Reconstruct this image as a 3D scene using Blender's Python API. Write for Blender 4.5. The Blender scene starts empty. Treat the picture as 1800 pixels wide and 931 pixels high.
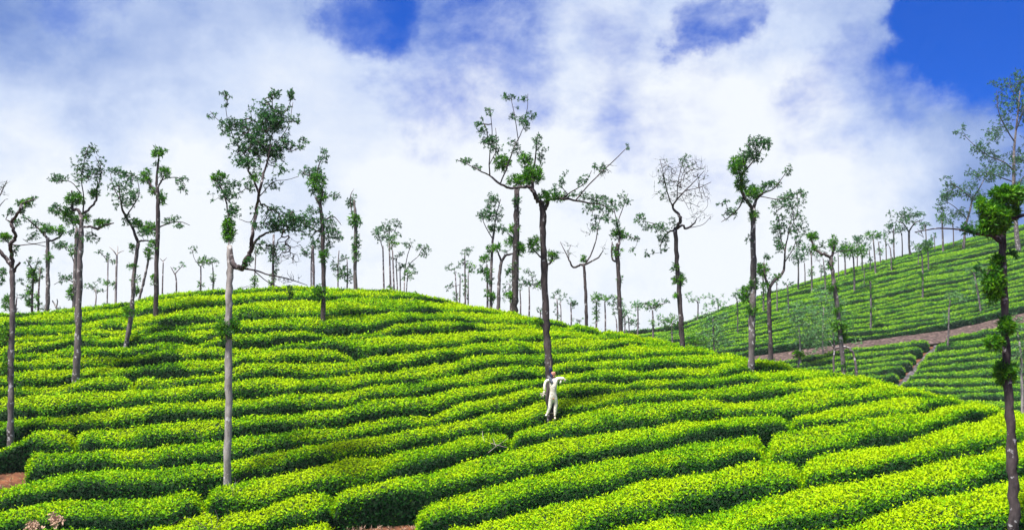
import bpy, math, random
import numpy as np
from mathutils import Vector

# ------------------------------------------------------------------ camera, light, sky
scene = bpy.context.scene
COL = scene.collection
F_PX, CX, CY, PITCH = 1700.0, 900.0, 465.5, math.radians(7.5)

cam_data = bpy.data.cameras.new("camera")
cam_data.lens = 36.0 * F_PX / 1800.0
cam_data.sensor_width = 36.0
cam_data.clip_start = 0.1
cam_data.clip_end = 9000.0
cam = bpy.data.objects.new("camera", cam_data)
COL.objects.link(cam)
cam.location = (0, 0, 0)
cam.rotation_euler = (math.radians(90) + PITCH, 0, 0)
scene.camera = cam

SUN_ELEV, SUN_AZ = math.radians(69), math.radians(-138)     # azimuth measured from +Y towards +X
sun_dir = Vector((math.sin(SUN_AZ) * math.cos(SUN_ELEV), math.cos(SUN_AZ) * math.cos(SUN_ELEV), math.sin(SUN_ELEV)))
sd = bpy.data.lights.new("sun", 'SUN')
sd.energy = 5.0
sd.angle = math.radians(9.0)      # sun veiled by thin cloud: no crisp shadows in the photograph
sd.color = (1.0, 0.95, 0.84)
sun = bpy.data.objects.new("sun", sd)
COL.objects.link(sun)
sun.rotation_euler = (-sun_dir).to_track_quat('-Z', 'Y').to_euler()

scene.view_settings.view_transform = 'Standard'
scene.view_settings.look = 'None'
scene.view_settings.exposure = 1.4
scene.view_settings.gamma = 1.0
scene.cycles.max_bounces = 5
scene.cycles.diffuse_bounces = 3
scene.cycles.transmission_bounces = 3
scene.cycles.volume_bounces = 0
scene.cycles.transparent_max_bounces = 4


def ray(px, py):
    """direction of a pixel of the 1800x931 photograph (arrays welcome)"""
    cx = (np.asarray(px, float) - CX) / F_PX
    cy = (CY - np.asarray(py, float)) / F_PX
    return cx, math.cos(PITCH) - cy * math.sin(PITCH), math.sin(PITCH) + cy * math.cos(PITCH)


def azt(px, py):
    x, y, z = ray(px, py)
    return np.arctan2(x, y), z / np.hypot(x, y)


class Nodes:
    def __init__(self, tree):
        self.t = tree
        tree.nodes.clear()

    def n(self, kind, **kw):
        nd = self.t.nodes.new(kind)
        for k, v in kw.items():
            if k.startswith('i_'):
                key = k[2:]
                nd.inputs[int(key) if key.isdigit() else key.replace('_', ' ')].default_value = v
            else:
                setattr(nd, k, v)
        return nd

    def l(self, a, b):
        self.t.links.new(a, b)


world = bpy.data.worlds.new("World")
scene.world = world
world.use_nodes = True
W = Nodes(world.node_tree)
w_out = W.n('ShaderNodeOutputWorld')
w_bg = W.n('ShaderNodeBackground')
w_bg.inputs['Strength'].default_value = 0.1
sky = W.n('ShaderNodeTexSky')
sky.sky_type = 'NISHITA'
sky.sun_disc = False
sky.sun_elevation = SUN_ELEV
sky.sun_rotation = SUN_AZ
sky.air_density = 1.0
sky.dust_density = 0.4
sky.ozone_density = 2.5
tc = W.n('ShaderNodeTexCoord')
# break up the outlines of the cloud openings
warp = W.n('ShaderNodeTexNoise', i_Scale=7.0, i_Detail=8.0, i_Roughness=0.62)
W.l(tc.outputs['Generated'], warp.inputs['Vector'])
wsub = W.n('ShaderNodeVectorMath', operation='SUBTRACT')
wsub.inputs[1].default_value = (0.5, 0.5, 0.5)
W.l(warp.outputs['Color'], wsub.inputs[0])
wsc = W.n('ShaderNodeVectorMath', operation='SCALE')
wsc.inputs['Scale'].default_value = 0.19
W.l(wsub.outputs[0], wsc.inputs[0])
wadd = W.n('ShaderNodeVectorMath', operation='ADD')
W.l(tc.outputs['Generated'], wadd.inputs[0])
W.l(wsc.outputs[0], wadd.inputs[1])
wn = W.n('ShaderNodeVectorMath', operation='NORMALIZE')
W.l(wadd.outputs[0], wn.inputs[0])


def math_node(op, a, b=None, clamp=False):
    m = W.n('ShaderNodeMath', operation=op)
    m.use_clamp = clamp
    for i, v in enumerate((a, b)):
        if v is None:
            continue
        if isinstance(v, (int, float)):
            m.inputs[i].default_value = v
        else:
            W.l(v, m.inputs[i])
    return m.outputs[0]


def sky_blob(px, py, rad_px, amount):
    """a soft region of the sky round one direction"""
    x, y, z = ray(px, py)
    d = Vector((float(x), float(y), float(z))).normalized()
    dot = W.n('ShaderNodeVectorMath', operation='DOT_PRODUCT')
    dot.inputs[1].default_value = d
    W.l(wn.outputs[0], dot.inputs[0])
    mr = W.n('ShaderNodeMapRange', interpolation_type='SMOOTHSTEP')
    mr.inputs['From Min'].default_value = math.cos(rad_px / F_PX)
    mr.inputs['From Max'].default_value = 1.0
    mr.inputs['To Min'].default_value = 0.0
    mr.inputs['To Max'].default_value = amount
    W.l(dot.outputs['Value'], mr.inputs['Value'])
    return mr.outputs[0]


def total(parts):
    s = parts[0]
    for p in parts[1:]:
        s = math_node('ADD', s, p)
    return s


mapc = W.n('ShaderNodeMapping')
mapc.inputs['Scale'].default_value = (1.0, 1.0, 1.5)
mapc.inputs['Location'].default_value = (6.85, 33.55, 1.5)
W.l(tc.outputs['Generated'], mapc.inputs['Vector'])
cn = W.n('ShaderNodeTexNoise', i_Scale=2.6, i_Detail=9.0, i_Roughness=0.58, i_Distortion=0.5)
W.l(mapc.outputs[0], cn.inputs['Vector'])
cn2 = W.n('ShaderNodeTexNoise', i_Scale=8.5, i_Detail=9.0, i_Roughness=0.62, i_Distortion=0.15)
W.l(mapc.outputs[0], cn2.inputs['Vector'])
# openings: where the blue shows through the cloud
openings = total([
    sky_blob(1870, -90, 330, 2.3), sky_blob(1640, 10, 110, 0.9), sky_blob(1620, 260, 240, -0.9), sky_blob(1440, 60, 110, -0.5), sky_blob(1240, 30, 80, 1.0),
    sky_blob(620, -10, 115, 1.15), sky_blob(170, -20, 110, 0.8), sky_blob(60, 20, 120, 0.3), sky_blob(790, 110, 200, 0.75),
    sky_blob(1500, 185, 150, 1.15), sky_blob(1420, 70, 110, 0.35), sky_blob(960, 40, 180, 0.22),
    sky_blob(1800, 260, 190, 0.2), sky_blob(900, -420, 600, 0.5), sky_blob(2400, -300, 700, 1.0), sky_blob(1160, 170, 190, 0.55)])
nz = math_node('MULTIPLY', math_node('SUBTRACT', cn.outputs['Fac'], 0.5), 1.0)
nz2 = math_node('MULTIPLY', math_node('SUBTRACT', cn2.outputs['Fac'], 0.5), 2.6)
blue_amt = math_node('ADD', math_node('ADD', openings, nz), nz2)
mr_b = W.n('ShaderNodeMapRange', interpolation_type='SMOOTHSTEP')
mr_b.inputs['From Min'].default_value = 0.10
mr_b.inputs['From Max'].default_value = 1.75
W.l(blue_amt, mr_b.inputs['Value'])
# cloud brightness: slate-blue high up on the left, white low down
white_amt = total([
    sky_blob(1150, 470, 620, 0.62), sky_blob(640, 400, 450, 0.45), sky_blob(80, 560, 460, 0.75),
    sky_blob(1400, 380, 300, 0.25), sky_blob(1180, 120, 330, 0.10), sky_blob(430, 20, 260, 0.15),
    sky_blob(1680, 90, 90, 0.25)])
wa = math_node('ADD', math_node('ADD', white_amt, math_node('ADD', math_node('MULTIPLY', nz2, -0.26), math_node('MULTIPLY', nz, -0.5))), 0.28)
ramp = W.n('ShaderNodeValToRGB')
cr = ramp.color_ramp
cr.elements[0].position = 0.0
cr.elements[0].color = (0.10, 0.20, 0.50, 1)
cr.elements[1].position = 0.95
cr.elements[1].color = (0.90, 0.94, 1.0, 1)
e = cr.elements.new(0.35)
e.color = (0.31, 0.43, 0.76, 1)
e = cr.elements.new(0.65)
e.color = (0.62, 0.72, 0.94, 1)
W.l(wa, ramp.inputs['Fac'])
cloud = W.n('ShaderNodeMix', data_type='RGBA', blend_type='MULTIPLY', clamp_result=False)
cloud.inputs['Factor'].default_value = 1.0
W.l(ramp.outputs['Color'], cloud.inputs['A'])
cloud.inputs['B'].default_value = (3.85, 3.85, 3.85, 1)
# the clear sky, with the polarised deep blue of the photograph
deep = W.n('ShaderNodeMix', data_type='RGBA', blend_type='MULTIPLY', clamp_result=False)
deep.inputs['Factor'].default_value = 1.0
W.l(sky.outputs[0], deep.inputs['A'])
deep.inputs['B'].default_value = (0.0, 0.165, 0.60, 1)
skymix = W.n('ShaderNodeMix', data_type='RGBA', clamp_result=False)
W.l(mr_b.outputs[0], skymix.inputs['Factor'])
W.l(cloud.outputs['Result'], skymix.inputs['A'])
W.l(deep.outputs['Result'], skymix.inputs['B'])
W.l(skymix.outputs['Result'], w_bg.inputs['Color'])
W.l(w_bg.outputs[0], w_out.inputs['Surface'])

# ------------------------------------------------------------------ helpers


def mesh_obj(name, verts, quads=None, tris=None, mat=None, parent=None, smooth=False, attrs=None):
    me = bpy.data.meshes.new(name)
    verts = np.asarray(verts, dtype=np.float32).reshape(-1, 3)
    q = np.zeros((0, 4), np.int32) if quads is None else np.asarray(quads, np.int32).reshape(-1, 4)
    t = np.zeros((0, 3), np.int32) if tris is None else np.asarray(tris, np.int32).reshape(-1, 3)
    me.vertices.add(len(verts))
    me.vertices.foreach_set('co', verts.ravel())
    nl = q.size + t.size
    me.loops.add(nl)
    me.loops.foreach_set('vertex_index', np.concatenate([q.ravel(), t.ravel()]).astype(np.int32))
    me.polygons.add(len(q) + len(t))
    starts = np.concatenate([np.arange(len(q)) * 4, q.size + np.arange(len(t)) * 3]).astype(np.int32)
    me.polygons.foreach_set('loop_start', starts)
    me.polygons.foreach_set('use_smooth', np.full(len(q) + len(t), smooth, dtype=bool))
    for k, v in (attrs or {}).items():
        a = me.attributes.new(k, 'FLOAT', 'POINT')
        a.data.foreach_set('value', np.asarray(v, np.float32).ravel())
    me.update(calc_edges=True)
    me.validate()
    if mat:
        me.materials.append(mat)
    o = bpy.data.objects.new(name, me)
    COL.objects.link(o)
    if parent:
        o.parent = parent
    return o


def empty(name, loc, label, cat, group=None):
    o = bpy.data.objects.new(name, None)
    o.empty_display_size = 0.3
    COL.objects.link(o)
    o.location = loc
    tag(o, label, cat, group)
    return o


def tag(o, label=None, cat=None, group=None, kind=None):
    if label:
        o['label'] = label
    if cat:
        o['category'] = cat
    if group:
        o['group'] = group
    if kind:
        o['kind'] = kind
    return o


_rn = np.random.RandomState(77).rand(64, 64, 64)


def vnoise(p, scale):
    """smooth value noise, -1..1, p (...,3)"""
    q = np.asarray(p, float) / scale + 1000.0
    i = np.floor(q).astype(int)
    f = q - i
    f = f * f * (3 - 2 * f)
    out = 0
    for a in (0, 1):
        for b in (0, 1):
            for c in (0, 1):
                w = (f[..., 0] if a else 1 - f[..., 0]) * (f[..., 1] if b else 1 - f[..., 1]) * (f[..., 2] if c else 1 - f[..., 2])
                out = out + w * _rn[(i[..., 0] + a) % 64, (i[..., 1] + b) % 64, (i[..., 2] + c) % 64]
    return out * 2 - 1


# ------------------------------------------------------------------ materials


def new_mat(name):
    m = bpy.data.materials.new(name)
    m.use_nodes = True
    return m, Nodes(m.node_tree)


def leaf_mat(name, stops, translucent=0.35, rough=0.45, attr='tint', spec=0.35):
    m, N = new_mat(name)
    out = N.n('ShaderNodeOutputMaterial')
    at = N.n('ShaderNodeAttribute', attribute_name=attr)
    rp = N.n('ShaderNodeValToRGB')
    els = rp.color_ramp.elements
    els[0].position, els[0].color = stops[0][0], (*stops[0][1], 1)
    els[1].position, els[1].color = stops[-1][0], (*stops[-1][1], 1)
    for pos, c in stops[1:-1]:
        x = els.new(pos)
        x.color = (*c, 1)
    N.l(at.outputs['Fac'], rp.inputs['Fac'])
    pb = N.n('ShaderNodeBsdfPrincipled', i_Roughness=rough)
    pb.inputs['Specular IOR Level'].default_value = spec
    N.l(rp.outputs['Color'], pb.inputs['Base Color'])
    tr = N.n('ShaderNodeBsdfTranslucent')
    N.l(rp.outputs['Color'], tr.inputs['Color'])
    mx = N.n('ShaderNodeMixShader')
    mx.inputs[0].default_value = translucent
    N.l(pb.outputs[0], mx.inputs[1])
    N.l(tr.outputs[0], mx.inputs[2])
    N.l(mx.outputs[0], out.inputs['Surface'])
    return m


def noise_mat(name, c1, c2, scale=8.0, rough=0.9, bump=0.3, c3=None, stretch=(1, 1, 1), spots=None, detail=8.0, lo=0.35, hi=0.65):
    m, N = new_mat(name)
    out = N.n('ShaderNodeOutputMaterial')
    pb = N.n('ShaderNodeBsdfPrincipled', i_Roughness=rough)
    pb.inputs['Specular IOR Level'].default_value = 0.2
    tcn = N.n('ShaderNodeTexCoord')
    mp = N.n('ShaderNodeMapping')
    mp.inputs['Scale'].default_value = stretch
    N.l(tcn.outputs['Object'], mp.inputs['Vector'])
    nz_ = N.n('ShaderNodeTexNoise', i_Scale=scale, i_Detail=detail, i_Roughness=0.65)
    N.l(mp.outputs[0], nz_.inputs['Vector'])
    rp = N.n('ShaderNodeValToRGB')
    els = rp.color_ramp.elements
    els[0].position, els[0].color = lo, (*c1, 1)
    els[1].position, els[1].color = hi, (*c2, 1)
    if c3:
        x = els.new((lo + hi) / 2)
        x.color = (*c3, 1)
    N.l(nz_.outputs['Fac'], rp.inputs['Fac'])
    colour = rp.outputs['Color']
    if spots:
        sc_, thr, sc_col = spots
        n2 = N.n('ShaderNodeTexNoise', i_Scale=sc_, i_Detail=4.0, i_Roughness=0.6)
        N.l(tcn.outputs['Object'], n2.inputs['Vector'])
        mr = N.n('ShaderNodeMapRange')
        mr.inputs['From Min'].default_value = thr
        mr.inputs['From Max'].default_value = thr + 0.06
        N.l(n2.outputs['Fac'], mr.inputs['Value'])
        mx = N.n('ShaderNodeMix', data_type='RGBA')
        N.l(mr.outputs[0], mx.inputs['Factor'])
        N.l(colour, mx.inputs['A'])
        mx.inputs['B'].default_value = (*sc_col, 1)
        colour = mx.outputs['Result']
    N.l(colour, pb.inputs['Base Color'])
    if bump:
        bp = N.n('ShaderNodeBump', i_Strength=bump, i_Distance=0.05)
        N.l(nz_.outputs['Fac'], bp.inputs['Height'])
        N.l(bp.outputs[0], pb.inputs['Normal'])
    N.l(pb.outputs[0], out.inputs['Surface'])
    return m


M_SOIL = noise_mat('red_soil', (0.035, 0.014, 0.008), (0.15, 0.056, 0.027), scale=2.2, c3=(0.085, 0.032, 0.016), bump=0.8, spots=(9.0, 0.6, (0.11, 0.10, 0.04)))
M_PATH = noise_mat('gravel_road', (0.020, 0.013, 0.013), (0.15, 0.105, 0.098), scale=3.6, c3=(0.055, 0.036, 0.034), bump=0.9, spots=(4.0, 0.57, (0.05, 0.035, 0.025)))
M_GULLY = noise_mat('stony_gully', (0.015, 0.013, 0.017), (0.15, 0.135, 0.15), scale=3.5, c3=(0.045, 0.038, 0.042), bump=0.9)
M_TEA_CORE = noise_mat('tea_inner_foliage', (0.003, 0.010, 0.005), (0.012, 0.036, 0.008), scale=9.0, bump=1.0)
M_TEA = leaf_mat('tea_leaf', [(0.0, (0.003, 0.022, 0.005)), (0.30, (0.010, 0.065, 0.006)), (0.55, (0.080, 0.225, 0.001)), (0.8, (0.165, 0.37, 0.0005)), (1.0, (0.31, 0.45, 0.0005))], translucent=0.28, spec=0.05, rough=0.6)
M_TEA_FAR = leaf_mat('tea_leaf_older', [(0.0, (0.003, 0.022, 0.010)), (0.35, (0.014, 0.085, 0.016)), (0.65, (0.060, 0.215, 0.010)), (1.0, (0.18, 0.36, 0.005))], translucent=0.22, spec=0.12)
M_FOL_DARK = leaf_mat('oak_leaf', [(0.0, (0.010, 0.050, 0.022)), (0.5, (0.038, 0.150, 0.036)), (1.0, (0.13, 0.30, 0.045))], translucent=0.45, spec=0.2)
M_FOL_LUSH = leaf_mat('oak_fresh_leaf', [(0.0, (0.008, 0.055, 0.012)), (0.5, (0.050, 0.20, 0.008)), (1.0, (0.19, 0.42, 0.006))], translucent=0.35, spec=0.2)
M_FOL_PALE = leaf_mat('pale_feathery_leaf', [(0.0, (0.050, 0.15, 0.065)), (0.5, (0.12, 0.29, 0.10)), (1.0, (0.21, 0.40, 0.12))], translucent=0.3, spec=0.2)
M_BARK = noise_mat('dark_bark', (0.018, 0.015, 0.018), (0.085, 0.066, 0.070), scale=5.0, stretch=(1, 1, 0.35), bump=1.0, spots=(7.0, 0.60, (0.30, 0.29, 0.31)))
M_BARK_GREY = noise_mat('pale_grey_bark', (0.12, 0.11, 0.11), (0.37, 0.345, 0.34), scale=4.0, stretch=(1, 1, 0.3), bump=0.8, spots=(6.0, 0.60, (0.50, 0.49, 0.50)))
M_BARK_MID = noise_mat('lichen_bark', (0.045, 0.038, 0.042), (0.165, 0.14, 0.145), scale=4.5, stretch=(1, 1, 0.35), bump=0.9, spots=(6.5, 0.57, (0.40, 0.38, 0.40)))
M_DEADWOOD = noise_mat('dead_wood', (0.16, 0.13, 0.11), (0.38, 0.33, 0.29), scale=4.0, stretch=(1, 1, 0.2), bump=0.8)
M_DRY = noise_mat('dry_weed', (0.28, 0.17, 0.12), (0.52, 0.36, 0.27), scale=20.0, bump=0.2)
BARKS = {'d': M_BARK, 'g': M_BARK_GREY, 'm': M_BARK_MID, 'w': M_DEADWOOD}

# ------------------------------------------------------------------ the lie of the land
# near hill and far hill: for each azimuth the elevation of the skyline and its distance
_c1 = [(-300, 575), (-150, 562), (0, 555), (100, 550), (200, 540), (300, 520), (400, 512), (500, 508), (600, 508), (700, 515), (800, 533), (880, 550),
       (960, 562), (1050, 580), (1150, 598), (1200, 608), (1300, 630), (1400, 648), (1500, 663), (1600, 685), (1700, 710),
       (1770, 722), (1850, 740), (1950, 765), (2100, 800)]
_a1, _t1 = azt([p[0] for p in _c1], [p[1] for p in _c1])
_rx = [-300, 0, 400, 1000, 1300, 1800, 2100]
_ra = azt(_rx, [600] * 7)[0]
_rc1 = [52, 52, 51, 50, 44, 35, 33]
_r01 = [29, 28.5, 27, 25.5, 23, 19.5, 18.5]
T0 = -0.142
_c2 = [(500, 720), (800, 640), (900, 610), (1000, 596), (1090, 584), (1150, 578), (1195, 572), (1260, 546), (1300, 531), (1400, 501), (1500, 471), (1600, 447),
       (1700, 420), (1800, 395), (1900, 374), (2100, 350)]
_a2, _t2 = azt([p[0] for p in _c2], [p[1] for p in _c2])
_rx2 = [900, 1300, 1800, 2100]
_ra2 = azt(_rx2, [500] * 4)[0]
_rc2 = [105, 130, 165, 170]
_r02 = [62, 76, 85, 85]
T02 = -0.027


def smooth_interp(x, xs, ys):
    """linear interpolation, averaged over a small window so that it has no corners"""
    s = 0
    for d in (-0.022, -0.011, 0, 0.011, 0.022):
        s = s + np.interp(np.asarray(x) + d, xs, ys)
    return s / 5


class Hill:
    def __init__(self, a, t, ra, rc, r0, t0):
        self.a, self.t, self.ra, self.rc_, self.r0_, self.t0 = a, t, ra, rc, r0, t0

    def tc(self, az): return smooth_interp(az, self.a, self.t)
    def rc(self, az): return smooth_interp(az, self.ra, self.rc_)
    def r0(self, az): return smooth_interp(az, self.ra, self.r0_)

    def z(self, az, r):
        tc, rc, r0 = self.tc(az), self.rc(az), self.r0(az)
        u = (rc - r) / (rc - r0)
        k = np.maximum(tc - self.t0, 0.06)
        return r * (tc - k * u * u)

    def r_at(self, az, t):
        tc, rc, r0 = self.tc(az), self.rc(az), self.r0(az)
        k = np.maximum(tc - self.t0, 0.06)
        return rc - np.sqrt(np.clip((tc - t) / k, 0, None)) * (rc - r0)


NEAR = Hill(_a1, _t1, _ra, _rc1, _r01, T0)
FAR = Hill(_a2, _t2, _ra2, _rc2, _r02, T02)
CANOPY = 0.85          # tea canopy above the soil
BASE_Z = -16.0


def ground_z(az, r):
    az = np.asarray(az, float)
    r = np.asarray(r, float)
    z1 = NEAR.z(az, np.maximum(r, 12)) - CANOPY
    edge = NEAR.z(az, 12 + 0 * r) - CANOPY
    own = -1.75 - (1.75 + edge) * -1 * 0 + (edge + 1.75) * np.clip(r / 12, 0, 1)
    z1 = np.where(r < 12, own, z1)
    z2 = FAR.z(az, r) - CANOPY
    z = np.maximum(np.maximum(z1, z2), BASE_Z)
    return z


def world_pt(az, r, z):
    return np.stack([r * np.sin(az), r * np.cos(az), z + 0 * az], -1)
# ------------------------------------------------------------------ ground sheet
def build_ground():
    az_in = np.radians(np.arange(-44, 44.01, 0.5))
    r_list = np.concatenate([np.linspace(0.5, 12, 10), np.arange(13, 70, 0.75), np.arange(70, 185, 2.0), [190, 200, 215, 235, 260, 300, 400, 600, 900, 1300]])
    behind = np.radians(np.arange(50, 310, 10.0))
    az = np.concatenate([az_in, behind])
    A, R = np.meshgrid(az, r_list, indexing='ij')
    Ac = np.where(A > math.radians(44), np.where(A > math.pi, -math.radians(44), math.radians(44)), A)
    Z = ground_z(Ac, R)
    Zb = -1.75 - 0.35 * np.minimum(R, 40)
    back = np.clip((A - math.radians(44)) / math.radians(40), 0, 1) * np.clip((math.radians(316) - A) / math.radians(40), 0, 1)
    back = back * back * (3 - 2 * back)
    Z = np.where(A > math.radians(44.2), Z * (1 - back) + np.maximum(Zb, BASE_Z) * back, Z)
    V = world_pt(A, R, Z)
    V[..., 2] += vnoise(V, 2.2) * 0.05 + vnoise(V, 0.9) * 0.03
    na, nr = A.shape
    idx = np.arange(na * nr).reshape(na, nr)
    nxt = np.roll(idx, -1, axis=0)
    q = np.stack([idx[:, :-1], idx[:, 1:], nxt[:, 1:], nxt[:, :-1]], -1).reshape(-1, 4)[:, ::-1]
    verts = V.reshape(-1, 3)
    verts = np.vstack([verts, [[0, 0, -1.75]]])
    c = len(verts) - 1
    t = np.stack([nxt[:, 0], idx[:, 0], np.full(na, c)], -1)[:, ::-1]
    o = mesh_obj('ground', verts, q, t, M_SOIL, smooth=True)
    tag(o, 'red brown soil of the plantation slopes between the tea rows', kind='structure')


build_ground()

# ------------------------------------------------------------------ tea rows of the near slope
# furrow lines: where the next row's lit top starts, read off the photograph
NL = {
 'A': [(-150, 590), (22, 573), (67, 568), (122, 567), (189, 561), (267, 548), (333, 542), (396, 537), (433, 532), (489, 528), (533, 523), (622, 523), (678, 524), (756, 528), (800, 534), (835, 541)],
 'B': [(-150, 612), (22, 593), (78, 589), (133, 583), (167, 580), (211, 578), (245, 574), (289, 569), (333, 567), (396, 561), (467, 559), (533, 556), (567, 554), (622, 550), (689, 548), (756, 547), (833, 549), (895, 553), (920, 556), (955, 562)],
 'C': [(-150, 630), (0, 609), (27, 604), (73, 602), (100, 599), (178, 592), (222, 588), (289, 581), (333, 579), (396, 574), (412, 564)],
 'D': [(-150, 640), (0, 621), (29, 619), (73, 617), (107, 613), (138, 609), (189, 608), (245, 603), (289, 600), (333, 596), (389, 591), (420, 587), (489, 582), (560, 582), (600, 582), (633, 578), (667, 576), (711, 569), (756, 565), (800, 566), (867, 567), (945, 568), (978, 571), (1008, 575)],
 'E': [(-150, 652), (0, 637), (29, 636), (56, 634), (89, 628), (133, 627), (156, 627), (200, 622), (245, 619), (289, 614), (333, 609), (396, 607), (467, 605), (511, 600), (556, 597), (600, 593), (633, 589), (678, 586), (733, 582), (800, 579), (884, 577), (930, 577), (1022, 583), (1065, 587)],
 'F': [(-150, 672), (0, 656), (22, 653), (89, 647), (142, 642), (178, 640), (222, 638), (289, 633), (333, 629), (396, 624), (467, 619), (533, 613), (589, 612), (622, 617), (645, 625), (667, 622), (733, 616), (800, 608), (845, 600), (889, 600), (956, 597), (989, 596), (1033, 596), (1089, 597), (1130, 601)],
 'G': [(-150, 690), (0, 676), (44, 676), (89, 672), (122, 667), (145, 662), (200, 658), (240, 656), (289, 657), (333, 653), (396, 648), (444, 641), (489, 638), (556, 632), (622, 629), (642, 627)],
 'H': [(-150, 715), (0, 696), (44, 693), (89, 689), (156, 682), (213, 680), (267, 678), (333, 671), (396, 667), (456, 663), (500, 660), (533, 658), (578, 656), (622, 652), (645, 647), (689, 644), (745, 636), (800, 630), (845, 624), (900, 622), (933, 618), (967, 616), (1047, 615), (1096, 608), (1133, 606), (1180, 608), (1205, 611)],
 'I': [(-150, 757), (0, 733), (37, 727), (99, 724), (174, 715), (211, 712), (285, 707), (347, 705), (372, 701), (409, 696), (444, 691), (489, 691), (533, 690), (578, 685), (622, 682), (656, 676), (689, 671), (733, 666), (778, 658), (800, 655), (856, 649), (911, 642), (956, 638), (1000, 637), (1022, 636), (1067, 632), (1100, 629), (1133, 627), (1167, 625), (1200, 625), (1240, 624), (1270, 626)],
 'J': [(-150, 800), (0, 771), (37, 762), (87, 753), (149, 747), (199, 746), (248, 742), (310, 736), (360, 735), (407, 730), (450, 724), (470, 722), (512, 722), (574, 717), (611, 715), (648, 706), (689, 698), (733, 693), (778, 682), (800, 678), (845, 673), (878, 669), (922, 664), (956, 659), (978, 654), (1022, 653), (1051, 650), (1089, 649), (1133, 647), (1167, 645), (1200, 644), (1240, 643), (1296, 638), (1325, 636)],
 'K': [(-150, 800), (0, 783), (60, 777), (94, 788), (149, 786), (199, 783), (285, 779), (310, 772), (347, 767), (407, 762), (450, 756), (487, 751), (524, 748), (574, 745), (611, 741), (648, 735), (673, 732), (723, 726), (760, 724), (797, 711), (845, 700), (889, 691), (922, 680), (956, 676), (978, 674), (1067, 671), (1100, 671), (1133, 670), (1156, 667), (1200, 662), (1256, 660), (1311, 653), (1370, 648), (1400, 649)],
 'L': [(-150, 878), (0, 850), (37, 843), (72, 831), (112, 824), (149, 819), (223, 814), (273, 813), (323, 807), (397, 806), (437, 799), (474, 789), (524, 782), (561, 774), (599, 767), (648, 760), (698, 755), (747, 746), (800, 740), (825, 736), (862, 721), (889, 717), (922, 709), (956, 704), (982, 698), (1022, 691), (1067, 687), (1089, 685), (1133, 687), (1167, 687), (1200, 686), (1244, 683), (1289, 676), (1333, 672), (1360, 669), (1400, 667), (1449, 663), (1500, 665)],
 'M': [(-150, 910), (0, 890), (50, 885), (99, 875), (136, 869), (186, 864), (223, 864), (285, 859), (323, 856), (347, 849), (397, 842), (450, 835), (499, 826), (536, 819), (574, 812), (623, 799), (673, 792), (710, 781), (747, 773), (800, 767), (837, 764), (874, 761), (899, 752), (936, 745), (954, 740), (984, 732), (1011, 727), (1048, 717), (1085, 710), (1111, 708), (1156, 705), (1200, 703), (1233, 703), (1300, 702), (1333, 698), (1367, 694), (1389, 689), (1422, 688), (1467, 683), (1511, 681), (1542, 678), (1590, 684)],
 'N': [(-150, 930), (0, 930), (60, 925), (112, 918), (174, 921), (223, 923), (273, 920), (323, 911), (360, 895), (397, 888), (450, 890), (487, 884), (515, 868), (560, 858), (586, 858), (636, 848), (673, 841), (710, 829), (760, 822), (800, 810), (825, 804), (862, 794), (897, 780), (924, 776), (961, 772), (999, 765), (1023, 763), (1061, 755), (1098, 748), (1147, 743), (1200, 731), (1267, 729), (1311, 729), (1378, 723), (1411, 723), (1445, 716), (1467, 709), (1500, 705), (1533, 701), (1578, 696), (1620, 694), (1670, 701)],
 'O': [(-150, 985), (200, 975), (330, 950), (450, 930), (499, 918), (536, 914), (586, 905), (600, 882), (636, 878), (680, 875), (735, 874), (760, 876), (800, 866), (850, 854), (887, 846), (924, 834), (954, 824), (969, 815), (1011, 807), (1048, 804), (1085, 797), (1123, 793), (1160, 788), (1200, 779), (1267, 767), (1300, 760), (1337, 754), (1400, 752), (1433, 748), (1483, 740), (1517, 735), (1550, 728), (1600, 721), (1633, 714), (1667, 709), (1705, 712)],
 'P': [(-150, 1060), (300, 1040), (600, 965), (735, 935), (760, 926), (800, 916), (837, 912), (887, 902), (924, 889), (961, 875), (998, 868), (1036, 861), (1085, 851), (1123, 838), (1172, 833), (1200, 827), (1250, 825), (1283, 817), (1327, 804), (1367, 803), (1400, 800), (1450, 792), (1500, 782), (1533, 773), (1583, 769), (1627, 757), (1645, 748), (1683, 741), (1717, 735), (1765, 722)],
 'Q': [(600, 1040), (900, 980), (1000, 945), (1060, 922), (1085, 912), (1123, 903), (1172, 893), (1200, 888), (1250, 882), (1300, 873), (1343, 863), (1393, 857), (1420, 849), (1450, 844), (1500, 833), (1550, 822), (1600, 813), (1633, 803), (1683, 792), (1740, 780), (1800, 768), (1850, 758), (1880, 752)],
 'R': [(900, 1040), (1200, 985), (1300, 955), (1407, 931), (1450, 922), (1517, 903), (1550, 890), (1600, 875), (1667, 860), (1717, 847), (1800, 822), (1900, 795), (1960, 780)],
 'S': [(1200, 1045), (1500, 980), (1693, 931), (1767, 920), (1800, 912), (1880, 890), (1960, 870)],
 'T': [(1500, 1060), (1700, 1010), (1800, 990), (1960, 950)],
}
ORDER = 'ABCDEFGHIJKLMNOPQRST'
STEP = 8.0
XS = np.arange(-110, 1921, STEP)


def line_az_r(pts, hill, x):
    px = np.array([p[0] for p in pts], float)
    py = np.array([p[1] for p in pts], float)
    y = np.interp(x, px, py)
    k = np.array([0.25, 0.5, 0.25])
    if len(y) > 4:
        y = np.concatenate([y[:1], np.convolve(y, k, 'valid'), y[-1:]])
    az, t = azt(x, y)
    return az, hill.r_at(az, t)


LEAF_BUDGET = {'n': 0}


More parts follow.
